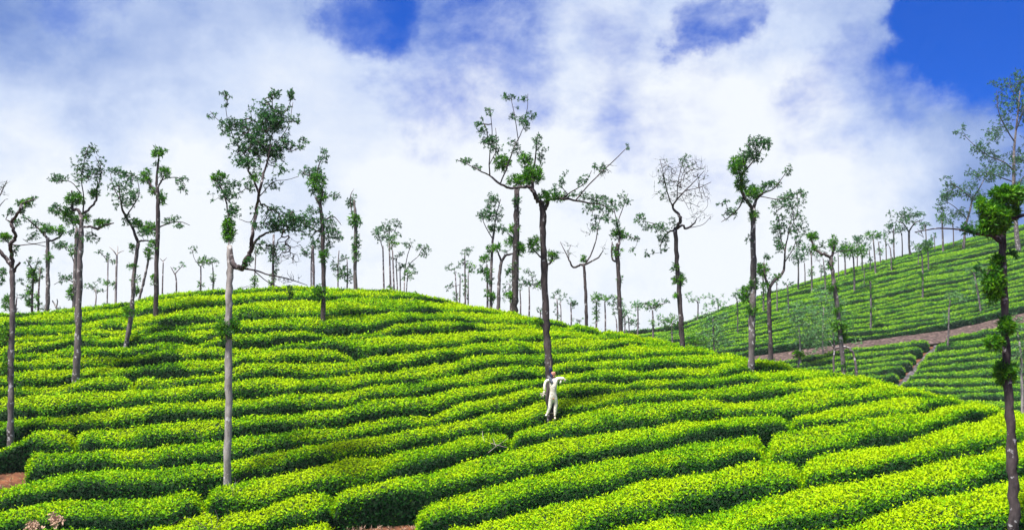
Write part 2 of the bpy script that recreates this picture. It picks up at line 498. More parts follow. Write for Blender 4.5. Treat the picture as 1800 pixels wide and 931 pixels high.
def scatter_leaves(G, TN, n, size, rng, parent, mat, flush):
    """leaf quads over the grid G (stations x section); TN = 0 low side .. 1 top, per vertex"""
    a, b, c, d = G[:-1, :-1], G[1:, :-1], G[1:, 1:], G[:-1, 1:]
    nrm = np.cross(b - a, d - a)
    area = np.linalg.norm(nrm, axis=-1)
    area_w = area * np.where(np.arange(area.shape[1]) >= 9, 0.35, 1.0)[None]
    p = area_w.ravel() / area_w.sum()
    cell = rng.choice(p.size, size=n, p=p)
    i, j = np.unravel_index(cell, area.shape)
    u, v = rng.rand(n, 1), rng.rand(n, 1)
    P = (a[i, j] * (1 - u) * (1 - v) + b[i, j] * u * (1 - v) + c[i, j] * u * v + d[i, j] * (1 - u) * v)
    Nn = nrm[i, j] / np.maximum(area[i, j][:, None], 1e-9)
    Nn = np.where(Nn[:, 2:3] < -0.2, -Nn, Nn)
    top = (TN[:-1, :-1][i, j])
    # leaf axis: up and outwards, scattered
    face = Nn * 0.9 + np.array([0, 0, 0.35]) + rng.randn(n, 3) * 0.48
    face /= np.linalg.norm(face, axis=1, keepdims=True)
    ax = np.cross(face, rng.randn(n, 3)) + face * 0.35 + np.array([0, 0, 0.25])
    ax /= np.maximum(np.linalg.norm(ax, axis=1, keepdims=True), 1e-6)
    side = np.cross(ax, face)
    side /= np.maximum(np.linalg.norm(side, axis=1, keepdims=True), 1e-6)
    L = (size * (0.65 + 0.7 * rng.rand(n)))[:, None]
    Wd = L * 0.33
    P = P + Nn * (rng.rand(n, 1) ** 2 * 0.07 + rng.rand(n, 1) ** 9 * 0.12 - 0.015)
    # a leaf is one narrow face at this distance
    q0 = P - ax * L * 0.10 + side * Wd
    q1 = P - ax * L * 0.10 - side * Wd
    q2 = P + ax * L * 1.0
    V = np.stack([q0, q1, q2], 1).reshape(-1, 3)
    Q = np.arange(3 * n).reshape(n, 3)
    bush = np.floor((P[:, 0] + vnoise(P, 1.5) * 0.35) / 1.1).astype(int)
    bt = np.random.RandomState(int(abs(P[0, 1]) * 100) % 9999).rand(400)
    patch = vnoise(P, 2.3) * 0.5 + vnoise(P + 50, 0.8) * 0.5
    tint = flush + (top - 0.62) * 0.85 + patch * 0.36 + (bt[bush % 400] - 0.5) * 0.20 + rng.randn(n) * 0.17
    old = vnoise(P + 200, 3.1)
    tint = np.where(old > 0.52, tint - 0.20 * np.clip((old - 0.52) / 0.1, 0, 1), tint)
    old2 = vnoise(P + 333, 1.35)
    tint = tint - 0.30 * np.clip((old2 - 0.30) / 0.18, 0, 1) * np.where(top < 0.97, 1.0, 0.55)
    tint = np.clip(tint, 0.0, 1.0)
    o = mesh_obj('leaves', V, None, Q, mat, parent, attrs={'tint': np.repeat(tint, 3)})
    o['kind'] = 'stuff'
    LEAF_BUDGET['n'] += n
    return o


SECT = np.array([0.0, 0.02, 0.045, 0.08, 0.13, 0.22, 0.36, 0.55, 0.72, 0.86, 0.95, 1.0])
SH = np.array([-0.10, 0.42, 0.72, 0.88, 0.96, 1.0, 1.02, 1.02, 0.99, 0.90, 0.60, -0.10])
STOP = np.array([0.0, 0.0, 0.05, 0.24, 0.60, 0.92, 1.0, 1.0, 1.0, 0.95, 0.6, 0.1])  # leaf tone by height: older dark leaves low down, furrow shade painted in


def tea_hedge(az, rf, rb, hill, h, label, group, density, size, seed, mat, flush=0.70, lump=1.0):
    """one clipped tea row: az, front and back distance per station"""
    rng = np.random.RandomState(seed)
    n = len(az)
    wd = np.maximum(rb - rf, 0.05)
    gap = np.minimum(0.19, wd * 0.13)
    rf2, rb2 = rf + gap, rb - gap * 0.3
    wd2 = rb2 - rf2
    S, A = np.meshgrid(SECT, az)
    R = rf2[:, None] + wd2[:, None] * S
    # arc length along the row, for the rounded ends
    mid = world_pt(az, (rf2 + rb2) / 2, 0 * az)
    seg = np.linalg.norm(np.diff(mid, axis=0), axis=1)
    s = np.concatenate([[0], np.cumsum(seg)])
    endf = np.clip(np.minimum(s, s[-1] - s) / 0.45, 0, 1)
    endf = np.sqrt(1 - (1 - endf) ** 2)
    hh = np.minimum(h, 0.8 * wd2 + 0.15) * (0.40 + 0.60 * endf)
    Z = hill.z(A, R) - h * 1.0
    P0 = world_pt(A, R, Z)
    bump = vnoise(P0, 1.25) * 0.13 + vnoise(P0 + 31, 0.5) * 0.05
    Z = Z + hh[:, None] * SH[None] + bump * lump * np.clip(SH, 0, 1)[None] * endf[:, None]
    # the rows bulge and pinch along their length
    mid_r = (rf2 + rb2)[:, None] / 2
    pinch = 1.0 + 0.10 * vnoise(P0 + 77, 1.3) - 0.12 * (1 - endf[:, None])
    R = mid_r + (R - mid_r) * pinch
    G = world_pt(A, R, Z)
    idx = np.arange(n * len(SECT)).reshape(n, -1)
    q = np.stack([idx[:-1, :-1], idx[:-1, 1:], idx[1:, 1:], idx[1:, :-1]], -1).reshape(-1, 4)[:, ::-1]
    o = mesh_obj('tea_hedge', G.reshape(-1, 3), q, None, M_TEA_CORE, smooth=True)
    tag(o, label, 'tea hedge', group)
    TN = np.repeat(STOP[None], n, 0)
    a, b, d = G[:-1, :-1], G[1:, :-1], G[:-1, 1:]
    area = np.linalg.norm(np.cross(b - a, d - a), axis=-1).sum()
    nl = int(area * density)
    if nl > 10:
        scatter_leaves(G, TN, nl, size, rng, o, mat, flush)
    return o


BREAKS = {  # lower line of the band : x where a row ends and another starts
    'N': [372, 895], 'O': [398, 590, 1385], 'P': [735, 1340], 'Q': [1398], 'H': [240], 'K': [142], 'G': [], 'L': [],
}
SKIP = {('L', 0): (60, None), ('P', 0): (None, 590)}
ROWLABEL = {
 'crest': 'uppermost tea row rounding off the skyline of the near hill',
 'crest2': 'tea row just below the skyline of the near hill, second from the top',
 'B': 'tea row above the long dark furrow near the hilltop, third from the skyline',
 'C': 'short tea row tapering out behind the pale tall trunk, below the hilltop furrow',
 'D': 'tea row under the hilltop furrow, running past the foot of the tufted middle tree',
 'E': 'narrow tea row crossing the leaning trunk at the left, two below the hilltop furrow',
 'F': 'tea row that grows fat to the right of the dark green bush near the hilltop',
 'G': 'tea row ending in a dark blue-green bush in the upper middle of the slope',
 'H0': 'left tea row ending in a bright tip beside the foot of the straight pale trunk',
 'H1': 'tea row passing two rows above the scarecrow\'s head, right part',
 'I': 'tea row at the height of the scarecrow\'s cap, running left to the second trunk',
 'J': 'tea row at the height of the scarecrow\'s head and shoulders',
 'K0': 'short tea row with a high dark front above the red soil corner',
 'K1': 'tea row at the height of the scarecrow\'s chest, dark-fronted at its left end',
 'L': 'tea row at the scarecrow\'s legs, its left tip beside the red soil corner',
 'M': 'tea row right behind the scarecrow\'s feet, sweeping down to the lower left',
 'N0': 'tea row in the lower left ending at the foot of the tall pale trunk',
 'N1': 'tea row from the tall pale trunk\'s foot to the fallen branch near the scarecrow',
 'N2': 'tea row just in front of the scarecrow\'s feet, starting right of the fallen branch',
 'O0': 'lowest tea row in the bottom left corner with dry pink weeds in front',
 'O1': 'short bushy tea row left of the small soil patch at the bottom edge',
 'O2': 'long tea row starting above the small soil patch at the bottom edge',
 'O3': 'tea row starting at a dark gap on the right shoulder of the near hill',
 'P0': 'tea row cut by the bottom edge left of the small soil patch',
 'P1': 'tea row starting just right of the small soil patch at the bottom edge',
 'P2': 'fat tea row above the foreground rows, running right to the near skyline',
 'Q0': 'foreground tea row at the bottom centre ending in a dark hollow',
 'Q1': 'foreground tea row from the dark hollow to the near right trunk',
 'R': 'foreground tea row in the bottom right passing behind the near right trunk',
 'S': 'tea row in the bottom right corner at the near right trunk\'s foot',
 'T': 'lowest tea row of the bottom right corner, mostly below the frame',
 'back': 'tea row just over the skyline on the back slope of the near hill',
}


def near_rows():
    LR = {}
    for k in ORDER:
        p = NL[k]
        m = (XS >= p[0][0]) & (XS <= p[-1][0])
        r = np.full(len(XS), np.nan)
        r[m] = line_az_r(p, NEAR, XS[m])[1]
        LR[k] = r
    az = azt(XS, np.interp(XS, [p[0] for p in _c1], [p[1] for p in _c1]))[0]
    rc = NEAR.rc(az)
    above = rc + 0.9
    upper = above.copy()
    seed = 100
    grp = 'tea rows on the near slope'

    def emit(m, rf, rb, key, h=CANOPY):
        nonlocal seed
        seed += 1
        idx = np.nonzero(m)[0]
        if len(idx) < 5:
            return
        # only continuous runs
        runs = np.split(idx, np.nonzero(np.diff(idx) > 1)[0] + 1)
        run = max(runs, key=len)
        if len(run) < 5:
            return
        rm = float(np.nanmean(rf[run]))
        sz = 0.067 * max(1.0, rm / 31)
        dens = (1000 * min(1.0, (29.0 / rm)) ** 2.0) * (0.12 if key in ('back', 'T') else 1.0)
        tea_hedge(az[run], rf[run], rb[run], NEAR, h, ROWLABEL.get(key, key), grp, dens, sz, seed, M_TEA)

    # top band in two rows
    ra = LR['A']
    ra_full = np.where(np.isnan(ra), rc - 0.2, ra)
    midr = ra_full + (above - ra_full) * 0.52
    nxt = np.where(np.isnan(LR['B']), np.where(np.isnan(LR['D']), np.nan, LR['D']), LR['B'])
    m = (above - midr) > 0.35
    for k in ORDER[1:]:
        pass
    emit(np.ones(len(XS), bool), midr, above, 'crest', 0.6)
    emit(~np.isnan(ra) & (midr - ra > 0.3), ra, midr, 'crest2', 0.55)
    emit(np.ones(len(XS), bool), above + 0.15, above + 1.7, 'back', 0.6)
    upper = np.where(np.isnan(ra), midr, ra)
    for k in ORDER[1:]:
        r = LR[k]
        ok = ~np.isnan(r) & (upper - r > 0.22)
        br = BREAKS.get(k, [])
        edges = [-1e9] + list(br) + [1e9]
        for bi in range(len(edges) - 1):
            lo, hi = edges[bi], edges[bi + 1]
            key = k + (str(bi) if len(edges) > 2 else '')
            sk = SKIP.get((k, bi))
            if sk:
                if sk[0] is not None:
                    lo = sk[0]
                if sk[1] is not None:
                    hi = sk[1]
            emit(ok & (XS >= lo + (1 if bi else 0)) & (XS < hi + (5 if hi < 1e8 else 0)), r, upper, key)
        upper = np.where(np.isnan(r), upper, r)


near_rows()

# ------------------------------------------------------------------ far slope: gravel road, gully, rows
ROAD_TOP = [(1180, 642), (1300, 621), (1408, 607), (1494, 594), (1578, 584), (1661, 573), (1717, 562), (1758, 552), (1800, 543), (1960, 515)]
ROAD_BOT = [(1180, 660), (1300, 641), (1364, 633), (1425, 622), (1494, 609), (1564, 600), (1647, 592), (1717, 579), (1758, 570), (1800, 562), (1960, 535)]
LINE2 = [(1080, 610), (1200, 600), (1300, 577), (1384, 559), (1495, 534), (1551, 524), (1621, 507), (1691, 495), (1800, 470), (1960, 440)]
LINE1 = [(1080, 592), (1200, 578), (1300, 545), (1370, 524), (1479, 503), (1551, 486), (1635, 467), (1719, 450), (1800, 432), (1960, 402)]
GULLY = [(596, 1650), (623, 1621), (646, 1601), (668, 1580), (700, 1555)]     # y -> x
LEFT_BOT = [(1340, 690), (1420, 682), (1568, 664), (1640, 655)]


def yline(pts, x):
    return np.interp(x, [p[0] for p in pts], [p[1] for p in pts])


def far_strip(name, xs, ytop, ybot, mat, lift, label):
    az, t = azt(xs, ytop)
    rt = FAR.r_at(az, t)
    az2, t2 = azt(xs, ybot)
    rb = FAR.r_at(az2, t2)
    V = []
    for f in np.linspace(0, 1, 6):
        r = rb + (rt - rb) * f
        p = world_pt(az2, r, FAR.z(az2, r) - CANOPY + lift)
        p[:, 2] += vnoise(p, 0.8) * 0.06
        V.append(p)
    V = np.stack(V, 1)
    n = len(xs)
    idx = np.arange(n * 6).reshape(n, 6)
    q = np.stack([idx[:-1, :-1], idx[:-1, 1:], idx[1:, 1:], idx[1:, :-1]], -1).reshape(-1, 4)[:, ::-1]
    o = mesh_obj(name, V.reshape(-1, 3), q, None, mat, smooth=True)
    tag(o, label, kind='structure')


xs_r = np.arange(1180, 1961, 8.0)
far_strip('road', xs_r, yline(ROAD_TOP, xs_r) - 2, yline(ROAD_BOT, xs_r) + 1, M_PATH, 0.30, 'rough gravel track climbing across the far slope')


def gully_strip():
    ys = np.linspace(594, 690, 24)
    gx = np.interp(ys, [g[0] for g in GULLY], [g[1] for g in GULLY])
    rows = []
    for k, off in enumerate(np.linspace(-9, 9, 6)):
        az, t = azt(gx + off, ys)
        r = FAR.r_at(az, t)
        p = world_pt(az, r, FAR.z(az, r) - CANOPY + 0.14)
        p[:, 2] += vnoise(p, 0.5) * 0.08
        rows.append(p)
    V = np.stack(rows, 1)
    idx = np.arange(24 * 6).reshape(24, 6)
    q = np.stack([idx[:-1, :-1], idx[:-1, 1:], idx[1:, 1:], idx[1:, :-1]], -1).reshape(-1, 4)[:, ::-1]
    o = mesh_obj('path', V.reshape(-1, 3), q, None, M_GULLY, smooth=True)
    tag(o, 'steep stony footpath between the two lower tea blocks of the far slope', kind='structure')


gully_strip()


def far_rows():
    seed = 500

    def emit(xs, yt, yb, label, grp, h=0.75, dens=95, gapx=0):
        nonlocal seed
        seed += 1
        crest_y = yline(_c2, xs)
        yt = np.maximum(yt, crest_y - 1)
        ok = (yb - yt > 2.2)
        idx = np.nonzero(ok)[0]
        if len(idx) < 5:
            return
        runs = np.split(idx, np.nonzero(np.diff(idx) > 1)[0] + 1)
        run = max(runs, key=len)
        if len(run) < 5:
            return
        x = xs[run]
        az, tt = azt(x, yt[run])
        az2, tb = azt(x, yb[run])
        rb_ = FAR.r_at(az2, tt)
        rf_ = FAR.r_at(az2, tb)
        # keep them narrower than their spacing, with real alleys between
        rf_ = rf_ + 0.05 * (rb_ - rf_)
        tea_hedge(az2, rf_, rb_, FAR, h, label, grp, dens * 1.9, 0.12, seed, M_TEA_FAR, flush=0.68, lump=0.9)

    xs = np.arange(1090, 1961, 7.0)
    bands = [(_c2, LINE1, 4), (LINE1, LINE2, 4), (LINE2, ROAD_TOP, 9)]
    names = ['below the far skyline, above the upper dark terrace line', 'below the upper dark terrace line of the far slope', 'below the lower dark terrace line, above the gravel track']
    ordn = ['first', 'second', 'third', 'fourth', 'fifth', 'sixth', 'seventh', 'eighth', 'ninth', 'tenth', 'eleventh', 'twelfth']
    for (top, bot, n), nm in zip(bands, names):
        yt, yb = yline(top, xs), yline(bot, xs)
        x0 = 1180 if bot is ROAD_TOP else 1090
        for k in range(n):
            w1 = 1.8 * np.sin(xs / 61.0 + k * 1.7)
            a = yt + (yb - yt) * k / n + (w1 if k else 0)
            w2 = 1.8 * np.sin(xs / 61.0 + (k + 1) * 1.7)
            b = yt + (yb - yt) * (k + 1) / n + (w2 if k + 1 < n else 0)
            m = xs >= x0
            emit(xs[m], a[m], b[m] - (2.8 if k + 1 == n else 0), 'thin far tea row, %s %s' % (ordn[k], nm), 'tea rows of the upper far slope')
    # the skyline row
    az = azt(xs, yline(_c2, xs))[0]
    rc = FAR.rc(az)
    tea_hedge(az, rc - 0.3, rc + 1.6, FAR, 0.7, 'tea row along the very skyline of the far slope', 'tea rows of the upper far slope', 50, 0.2, 499, M_TEA_FAR, flush=0.5)
    # left lower block, left of the footpath
    n = 6
    for k in range(n):
        xs2 = np.arange(1345, 1660, 6.0)
        a = yline(ROAD_BOT, xs2) + 2
        b = yline(LEFT_BOT, xs2)
        y0, y1 = a + (b - a) * k / n, a + (b - a) * (k + 1) / n
        gx = np.interp((y0 + y1) / 2, [g[0] for g in GULLY], [g[1] for g in GULLY])
        m = xs2 < gx - 7
        emit(xs2[m], y0[m], y1[m] - 0.8, 'tea row left of the stony footpath, %s below the gravel track' % ordn[k], 'tea rows left of the footpath', dens=90)
    n = 12
    for k in range(n):
        xs2 = np.arange(1560, 1961, 6.0)

        def yy(i, x):
            base = np.interp(x, [1560, 1600, 1800, 1960], [606 + i * 10.5, 601 + i * 11.2, 563 + i * 15.6, 535 + i * 19.0])
            return base + 1.5 * np.sin(x / 47.0 + i * 1.3) * min(i, 1)
        y0, y1 = yy(k, xs2), yy(k + 1, xs2)
        gx = np.interp((y0 + y1) / 2, [g[0] for g in GULLY], [g[1] for g in GULLY])
        m = xs2 > gx + 7
        emit(xs2[m], y0[m] + (2 if k == 0 else 0), y1[m] - 0.8, 'tea row right of the stony footpath, %s below the gravel track' % ordn[k], 'tea rows right of the footpath', dens=110)


far_rows()
print('LEAVES', LEAF_BUDGET['n'])
# ------------------------------------------------------------------ trees
def tube(points, radii, sides, rng=None, rough=0.0):
    """swept tube: returns verts, quads"""
    P = np.asarray(points, float)
    n = len(P)
    T = np.gradient(P, axis=0)
    T /= np.maximum(np.linalg.norm(T, axis=1, keepdims=True), 1e-9)
    ref = np.array([0.3, -0.9, 0.25]) if abs(T[0][2]) > 0.5 else np.array([0.1, 0.2, 1.0])
    U = np.zeros_like(P)
    u = ref
    for i in range(n):
        u = u - T[i] * np.dot(u, T[i])
        u = u / max(np.linalg.norm(u), 1e-9)
        U[i] = u
    Vv = np.cross(T, U)
    a = np.linspace(0, 2 * np.pi, sides, endpoint=False)
    R = np.asarray(radii, float)[:, None] * np.ones((n, sides))
    if rng is not None and rough:
        R = R * (1 + rough * (rng.rand(n, sides) - 0.5))
    G = P[:, None] + (U[:, None] * np.cos(a)[None, :, None] + Vv[:, None] * np.sin(a)[None, :, None]) * R[..., None]
    idx = np.arange(n * sides).reshape(n, sides)
    nx = np.roll(idx, -1, 1)
    q = np.stack([idx[:-1], nx[:-1], nx[1:], idx[1:]], -1).reshape(-1, 4)
    # caps: a small fan collapsed on an end point
    verts = np.vstack([G.reshape(-1, 3), P[:1] - T[:1] * radii[0] * 0.2, P[-1:] + T[-1:] * radii[-1] * 0.5])
    c0, c1 = n * sides, n * sides + 1
    t = np.concatenate([np.stack([nx[0], idx[0], np.full(sides, c0)], -1), np.stack([idx[-1], nx[-1], np.full(sides, c1)], -1)])
    return verts, q, t


def catmull(P, k):
    P = np.asarray(P, float)
    if len(P) < 3:
        t = np.linspace(0, 1, k + 1)[:, None]
        return P[0] * (1 - t) + P[-1] * t
    Q = np.vstack([2 * P[0] - P[1], P, 2 * P[-1] - P[-2]])
    out = []
    for i in range(1, len(Q) - 2):
        t = np.linspace(0, 1, k, endpoint=False)[:, None]
        out.append(0.5 * ((2 * Q[i]) + (-Q[i - 1] + Q[i + 1]) * t + (2 * Q[i - 1] - 5 * Q[i] + 4 * Q[i + 1] - Q[i + 2]) * t * t
                          + (-Q[i - 1] + 3 * Q[i] - 3 * Q[i + 1] + Q[i + 2]) * t ** 3))
    out.append(P[-1:])
    return np.vstack(out)


def tufts(P, D, L, nleaf, width, rng, droop, tint0, spread=0.9):
    """sprays of narrow leaves at points P with directions D"""
    n = len(P)
    if n == 0:
        return np.zeros((0, 3)), np.zeros((0, 4), int), np.zeros(0)
    N = n * nleaf
    base = np.repeat(P, nleaf, 0)
    d = np.repeat(D, nleaf, 0) + rng.randn(N, 3) * spread
    d[:, 2] -= droop * rng.rand(N)
    d /= np.maximum(np.linalg.norm(d, axis=1, keepdims=True), 1e-6)
    ll = (L * (0.55 + 0.75 * rng.rand(N)))[:, None]
    side = np.cross(d, rng.randn(N, 3))
    side /= np.maximum(np.linalg.norm(side, axis=1, keepdims=True), 1e-6)
    w = width * (0.7 + 0.6 * rng.rand(N))[:, None]
    base = base + d * ll * 0.05 + rng.randn(N, 3) * L * 0.12
    bend = np.array([0, 0, -0.12]) * ll
    q = np.stack([base, base + d * ll * 0.45 + side * w, base + d * ll + bend, base + d * ll * 0.45 - side * w], 1).reshape(-1, 3)
    t = np.repeat(tint0 + rng.randn(n) * 0.14, nleaf) + rng.randn(N) * 0.12
    return q, np.arange(4 * N).reshape(N, 4), np.repeat(np.clip(t, 0, 1), 4)


TREE_N = {'tufts': 0, 'trees': 0}


def make_tree(label, base, where, trunk, limbs=(), blobs=(), bark='d', name='silver_oak', cat='tree', group=None, seed=0, dens=1.0, fol='n', twig=1.0):
    """trunk / limbs: lists of (px, py, width in px); blobs: (cx, cy, rx, ry, kind, [n factor])
    kinds: o open spray, d dense bright tuft, b bare twigs, f pale feathery"""
    rng = np.random.RandomState(1000 + seed)
    bx, by = base
    az, t = azt(bx, by)
    az = float(az)
    if where == 'near':
        r = float(NEAR.r_at(az, float(t)))
    elif where == 'far':
        r = float(FAR.r_at(az, float(t)))
    else:
        r = float(where)
    gz = float(ground_z(az, r))
    Yd = r * math.cos(az)
    s = Yd / F_PX * 1.0
    root = empty(name, (r * math.sin(az), Yd, gz), label, cat, group)
    origin = np.array([r * math.sin(az), Yd, gz])

    def P3(px, py, dy=0.0):
        x, y, z = ray(px, py)
        k = (Yd + dy) / y
        return np.array([x * k, Yd + dy, z * k]) - origin

    sides = 10 if r < 60 else 6
    skel = []
    # trunk, down into the soil
    tp = [P3(x, y) for x, y, w in trunk]
    tw = [w * s * 0.47 for x, y, w in trunk]
    foot = tp[0].copy()
    if tp[0][2] > -0.1:
        lean = (tp[0] - tp[1]) / max(np.linalg.norm(tp[0] - tp[1]), 1e-6)
        foot = tp[0] + lean * (tp[0][2] + 0.35) / max(-lean[2], 0.3)
        tp = [foot] + tp
        tw = [tw[0] * 1.12] + tw
    k = 5 if r < 60 else 3
    C = catmull(tp, k)
    Rr = np.interp(np.linspace(0, len(tp) - 1, len(C)), range(len(tp)), tw)
    if r < 60:
        C[1:-1] += rng.randn(len(C) - 2, 3) * Rr[1:-1, None] * 0.10
        Rr = Rr * (1 + 0.07 * rng.randn(len(Rr)))
    v, q, tt = tube(C, Rr, sides, rng, 0.14)
    mesh_obj('trunk', v, q, tt, BARKS[bark], root, smooth=True)
    for a in range(len(C)):
        skel.append((C[a], 1))
    nodes = [c for c, _ in skel]
    # limbs
    for li, L in enumerate(limbs):
        dy = 0.0
        slope = rng.uniform(-0.55, 0.55)
        pts, ws = [], []
        x0, y0 = L[0][0], L[0][1]
        acc = 0
        prev = None
        start_off = 0.0
        # start on an existing node when one is near
        p0 = P3(x0, y0)
        arr = np.array(nodes)
        dist = np.hypot(arr[:, 0] - p0[0], arr[:, 2] - p0[2])
        j = int(np.argmin(dist))
        if dist[j] < 14 * s:
            start_off = arr[j][1]
        for (x, y, w) in L:
            if prev is not None:
                acc += math.hypot(x - prev[0], y - prev[1]) * s
            pts.append(P3(x, y, start_off + slope * acc + 0.12 * acc * rng.randn()))
            ws.append(max(w * s / 2, 0.008))
            prev = (x, y)
        C = catmull(pts, 4)
        Rl = np.interp(np.linspace(0, len(pts) - 1, len(C)), range(len(pts)), ws)
        if r < 60 and len(C) > 2:
            C[1:-1] += rng.randn(len(C) - 2, 3) * Rl[1:-1, None] * 0.22
        v, q, tt = tube(C, Rl, 7 if r < 60 else 5, rng, 0.15)
        mesh_obj('limb', v, q, tt, BARKS['d' if bark in 'dmg' and name != 'dead_tree' else bark], root, smooth=True)
        nodes.extend(list(C))
    # crown: twigs grown from the limbs to points spread through the crown's volume
    nodes = [np.array(n_) for n_ in nodes]
    n_skel = len(nodes)
    parents = [-1] * n_skel
    load = [0.0] * n_skel
    A = np.array(nodes)
    cap = 9000
    buf = np.zeros((cap, 3))
    buf[:n_skel] = A
    cnt = n_skel
    sets = {'o': [], 'd': [], 'f': [], 'b': []}
    hi_cut = max(np.array(tw)) * 0
    for b in blobs:
        cx, cy, rx, ry, kind = b[:5]
        fac = (b[5] if len(b) > 5 else 1.0) * dens
        area = math.pi * rx * ry
        per = {'o': 12.5, 'd': 8.0, 'f': 14.0, 'b': 36.0}[kind]
        rx, ry = rx * (1.08 if r < 60 else 1.22), ry * (1.08 if r < 60 else 1.22)
        n = int(max(3, area / per * fac ** 0.7))
        if r > 60:
            n = int(max(8, min(n, 260)) * 1.0)
        # attach to the nearest limb point to find the depth of this clump
        c0 = P3(cx, cy)
        dist = np.hypot(buf[:cnt, 0] - c0[0], buf[:cnt, 2] - c0[2])
        j = int(np.argmin(dist))
        dyc = buf[j][1] + rng.randn() * 0.15 * min(rx, ry) * s
        # irregular outline: points in the ellipsoid, thinned by noise
        pts = []
        sub = [rng.randn(3) * 0.42 for _ in range(max(3, int(area / 260)))]
        while len(pts) < n:
            u = rng.randn(3)
            u = u / np.linalg.norm(u) * rng.rand() ** (1 / 2.4)
            if kind in 'o' and rx > 9:
                ctr = sub[rng.randint(len(sub))]
                u = ctr + u * 0.62
                if np.linalg.norm(u) > 1.18:
                    continue
            pts.append(u)
        U = np.array(pts)
        dr = min(rx, ry) * 0.9
        Pw = np.stack([P3(cx + ux * rx, cy - uz * ry, dyc + uy * dr * s) for ux, uy, uz in U])
        order = np.argsort([np.min(np.linalg.norm(buf[:cnt] - p, axis=1)) for p in Pw]) if n < 600 else np.arange(n)
        first = cnt
        for oi in order:
            p = Pw[oi]
            d = np.linalg.norm(buf[:cnt] - p, axis=1)
            j = int(np.argmin(d))
            q0 = buf[j].copy()
            dd = d[j]
            if cnt > cap - 4:
                break
            if dd > 10 * s:
                m = (q0 + p) / 2 + rng.randn(3) * dd * 0.08 + np.array([0, 0, -0.06 * dd])
                buf[cnt] = m
                parents.append(j)
                load.append(0)
                j = cnt
                cnt += 1
            buf[cnt] = p
            parents.append(j)
            load.append(1.0)
            dirv = p - q0
            dirv /= max(np.linalg.norm(dirv), 1e-6)
            sets[kind].append((p, dirv))
            cnt += 1
            if kind == 'b':
                # fine bare side twigs
                for _ in range(2):
                    if cnt < cap - 2:
                        e_ = dirv * 0.6 + rng.randn(3) * 0.5 + np.array([0, 0, 0.35])
                        e_ = e_ / np.linalg.norm(e_) * rng.uniform(5, 13) * s
                        buf[cnt] = p + e_
                        parents.append(cnt - 1 - _)
                        load.append(1.0)
                        cnt += 1
    ld = np.array(load + [0.0] * 0)
    par = np.array(parents)
    for i in range(cnt - 1, n_skel - 1, -1):
        if par[i] >= n_skel:
            ld[par[i]] += ld[i]
    m = np.arange(n_skel, cnt)
    if len(m):
        tip = 0.0052 * twig * (1.0 if r < 60 else 1.6) * (0.75 if any(b[4] == 'b' for b in blobs) else 1.0)
        rad = np.minimum(tip * np.maximum(ld[m], 1) ** 0.36, max(0.022, tip * 2.2))
        rp = rad * 1.15
        p0, p1 = buf[par[m]], buf[m]
        d = p1 - p0
        d /= np.maximum(np.linalg.norm(d, axis=1, keepdims=True), 1e-6)
        u = np.cross(d, np.array([0.31, 0.77, 0.55]))
        u /= np.maximum(np.linalg.norm(u, axis=1, keepdims=True), 1e-6)
        w = np.cross(d, u)
        V = []
        for pp, rr in ((p0, np.minimum(rp, rad * 1.8)), (p1, rad)):
            for a in (0, 2.094, 4.189):
                V.append(pp + (u * math.cos(a) + w * math.sin(a)) * rr[:, None])
        V = np.stack(V, 1).reshape(-1, 3)
        o6 = np.arange(len(m))[:, None] * 6
        Q = np.concatenate([o6 + np.array([[0, 1, 4, 3]]), o6 + np.array([[1, 2, 5, 4]]), o6 + np.array([[2, 0, 3, 5]])])
        mesh_obj('branches', V, Q, None, BARKS['d' if bark != 'w' else 'w'], root)['kind'] = 'stuff'
    # foliage
    Lb = max(0.075, 4.1 * s)
    far = r > 60
    wmin = max(0.014, 0.72 * s)
    groups = {'o': (M_FOL_DARK, 9 if not far else 7, Lb, wmin, 0.5, 0.42, 0.85),
              'd': (M_FOL_LUSH, 12 if not far else 8, Lb * 1.45, wmin, 0.25, 0.50, 0.72),
              'f': (M_FOL_PALE, 8, Lb * 0.95, wmin * 0.85, 0.6, 0.5, 1.0),
              'b': (M_FOL_DARK, 1, Lb * 0.6, wmin, 0.2, 0.3, 0.6)}
    for kind, lst in sets.items():
        if not lst:
            continue
        mat, nl, L_, w_, droop, tint, spread = groups[kind]
        if fol == 'p' and kind in 'od':
            mat, tint = M_FOL_PALE, 0.35
        Pn = np.array([p for p, _ in lst])
        Dn = np.array([d for _, d in lst]) * (0.8 if kind != 'd' else 0.5) + np.array([0, 0, 0.25 if kind != 'd' else 0.6])
        if kind == 'b':
            keep = rng.rand(len(Pn)) < 0.6
            Pn, Dn = Pn[keep], Dn[keep]
            nl = 3
        v, q, tn = tufts(Pn, Dn, L_, nl, w_, rng, droop, tint, spread)
        if len(v):
            mesh_obj('foliage', v, q, None, mat, root, attrs={'tint': tn})['kind'] = 'stuff'
            TREE_N['tufts'] += len(q)
    TREE_N['trees'] += 1
    return root


GN = 'silver oaks standing in the tea of the near hill'
GB = 'trees rising behind the skyline of the near hill'
GF = 'trees dotted over the far slope'
GC = 'trees along the skyline of the far slope'

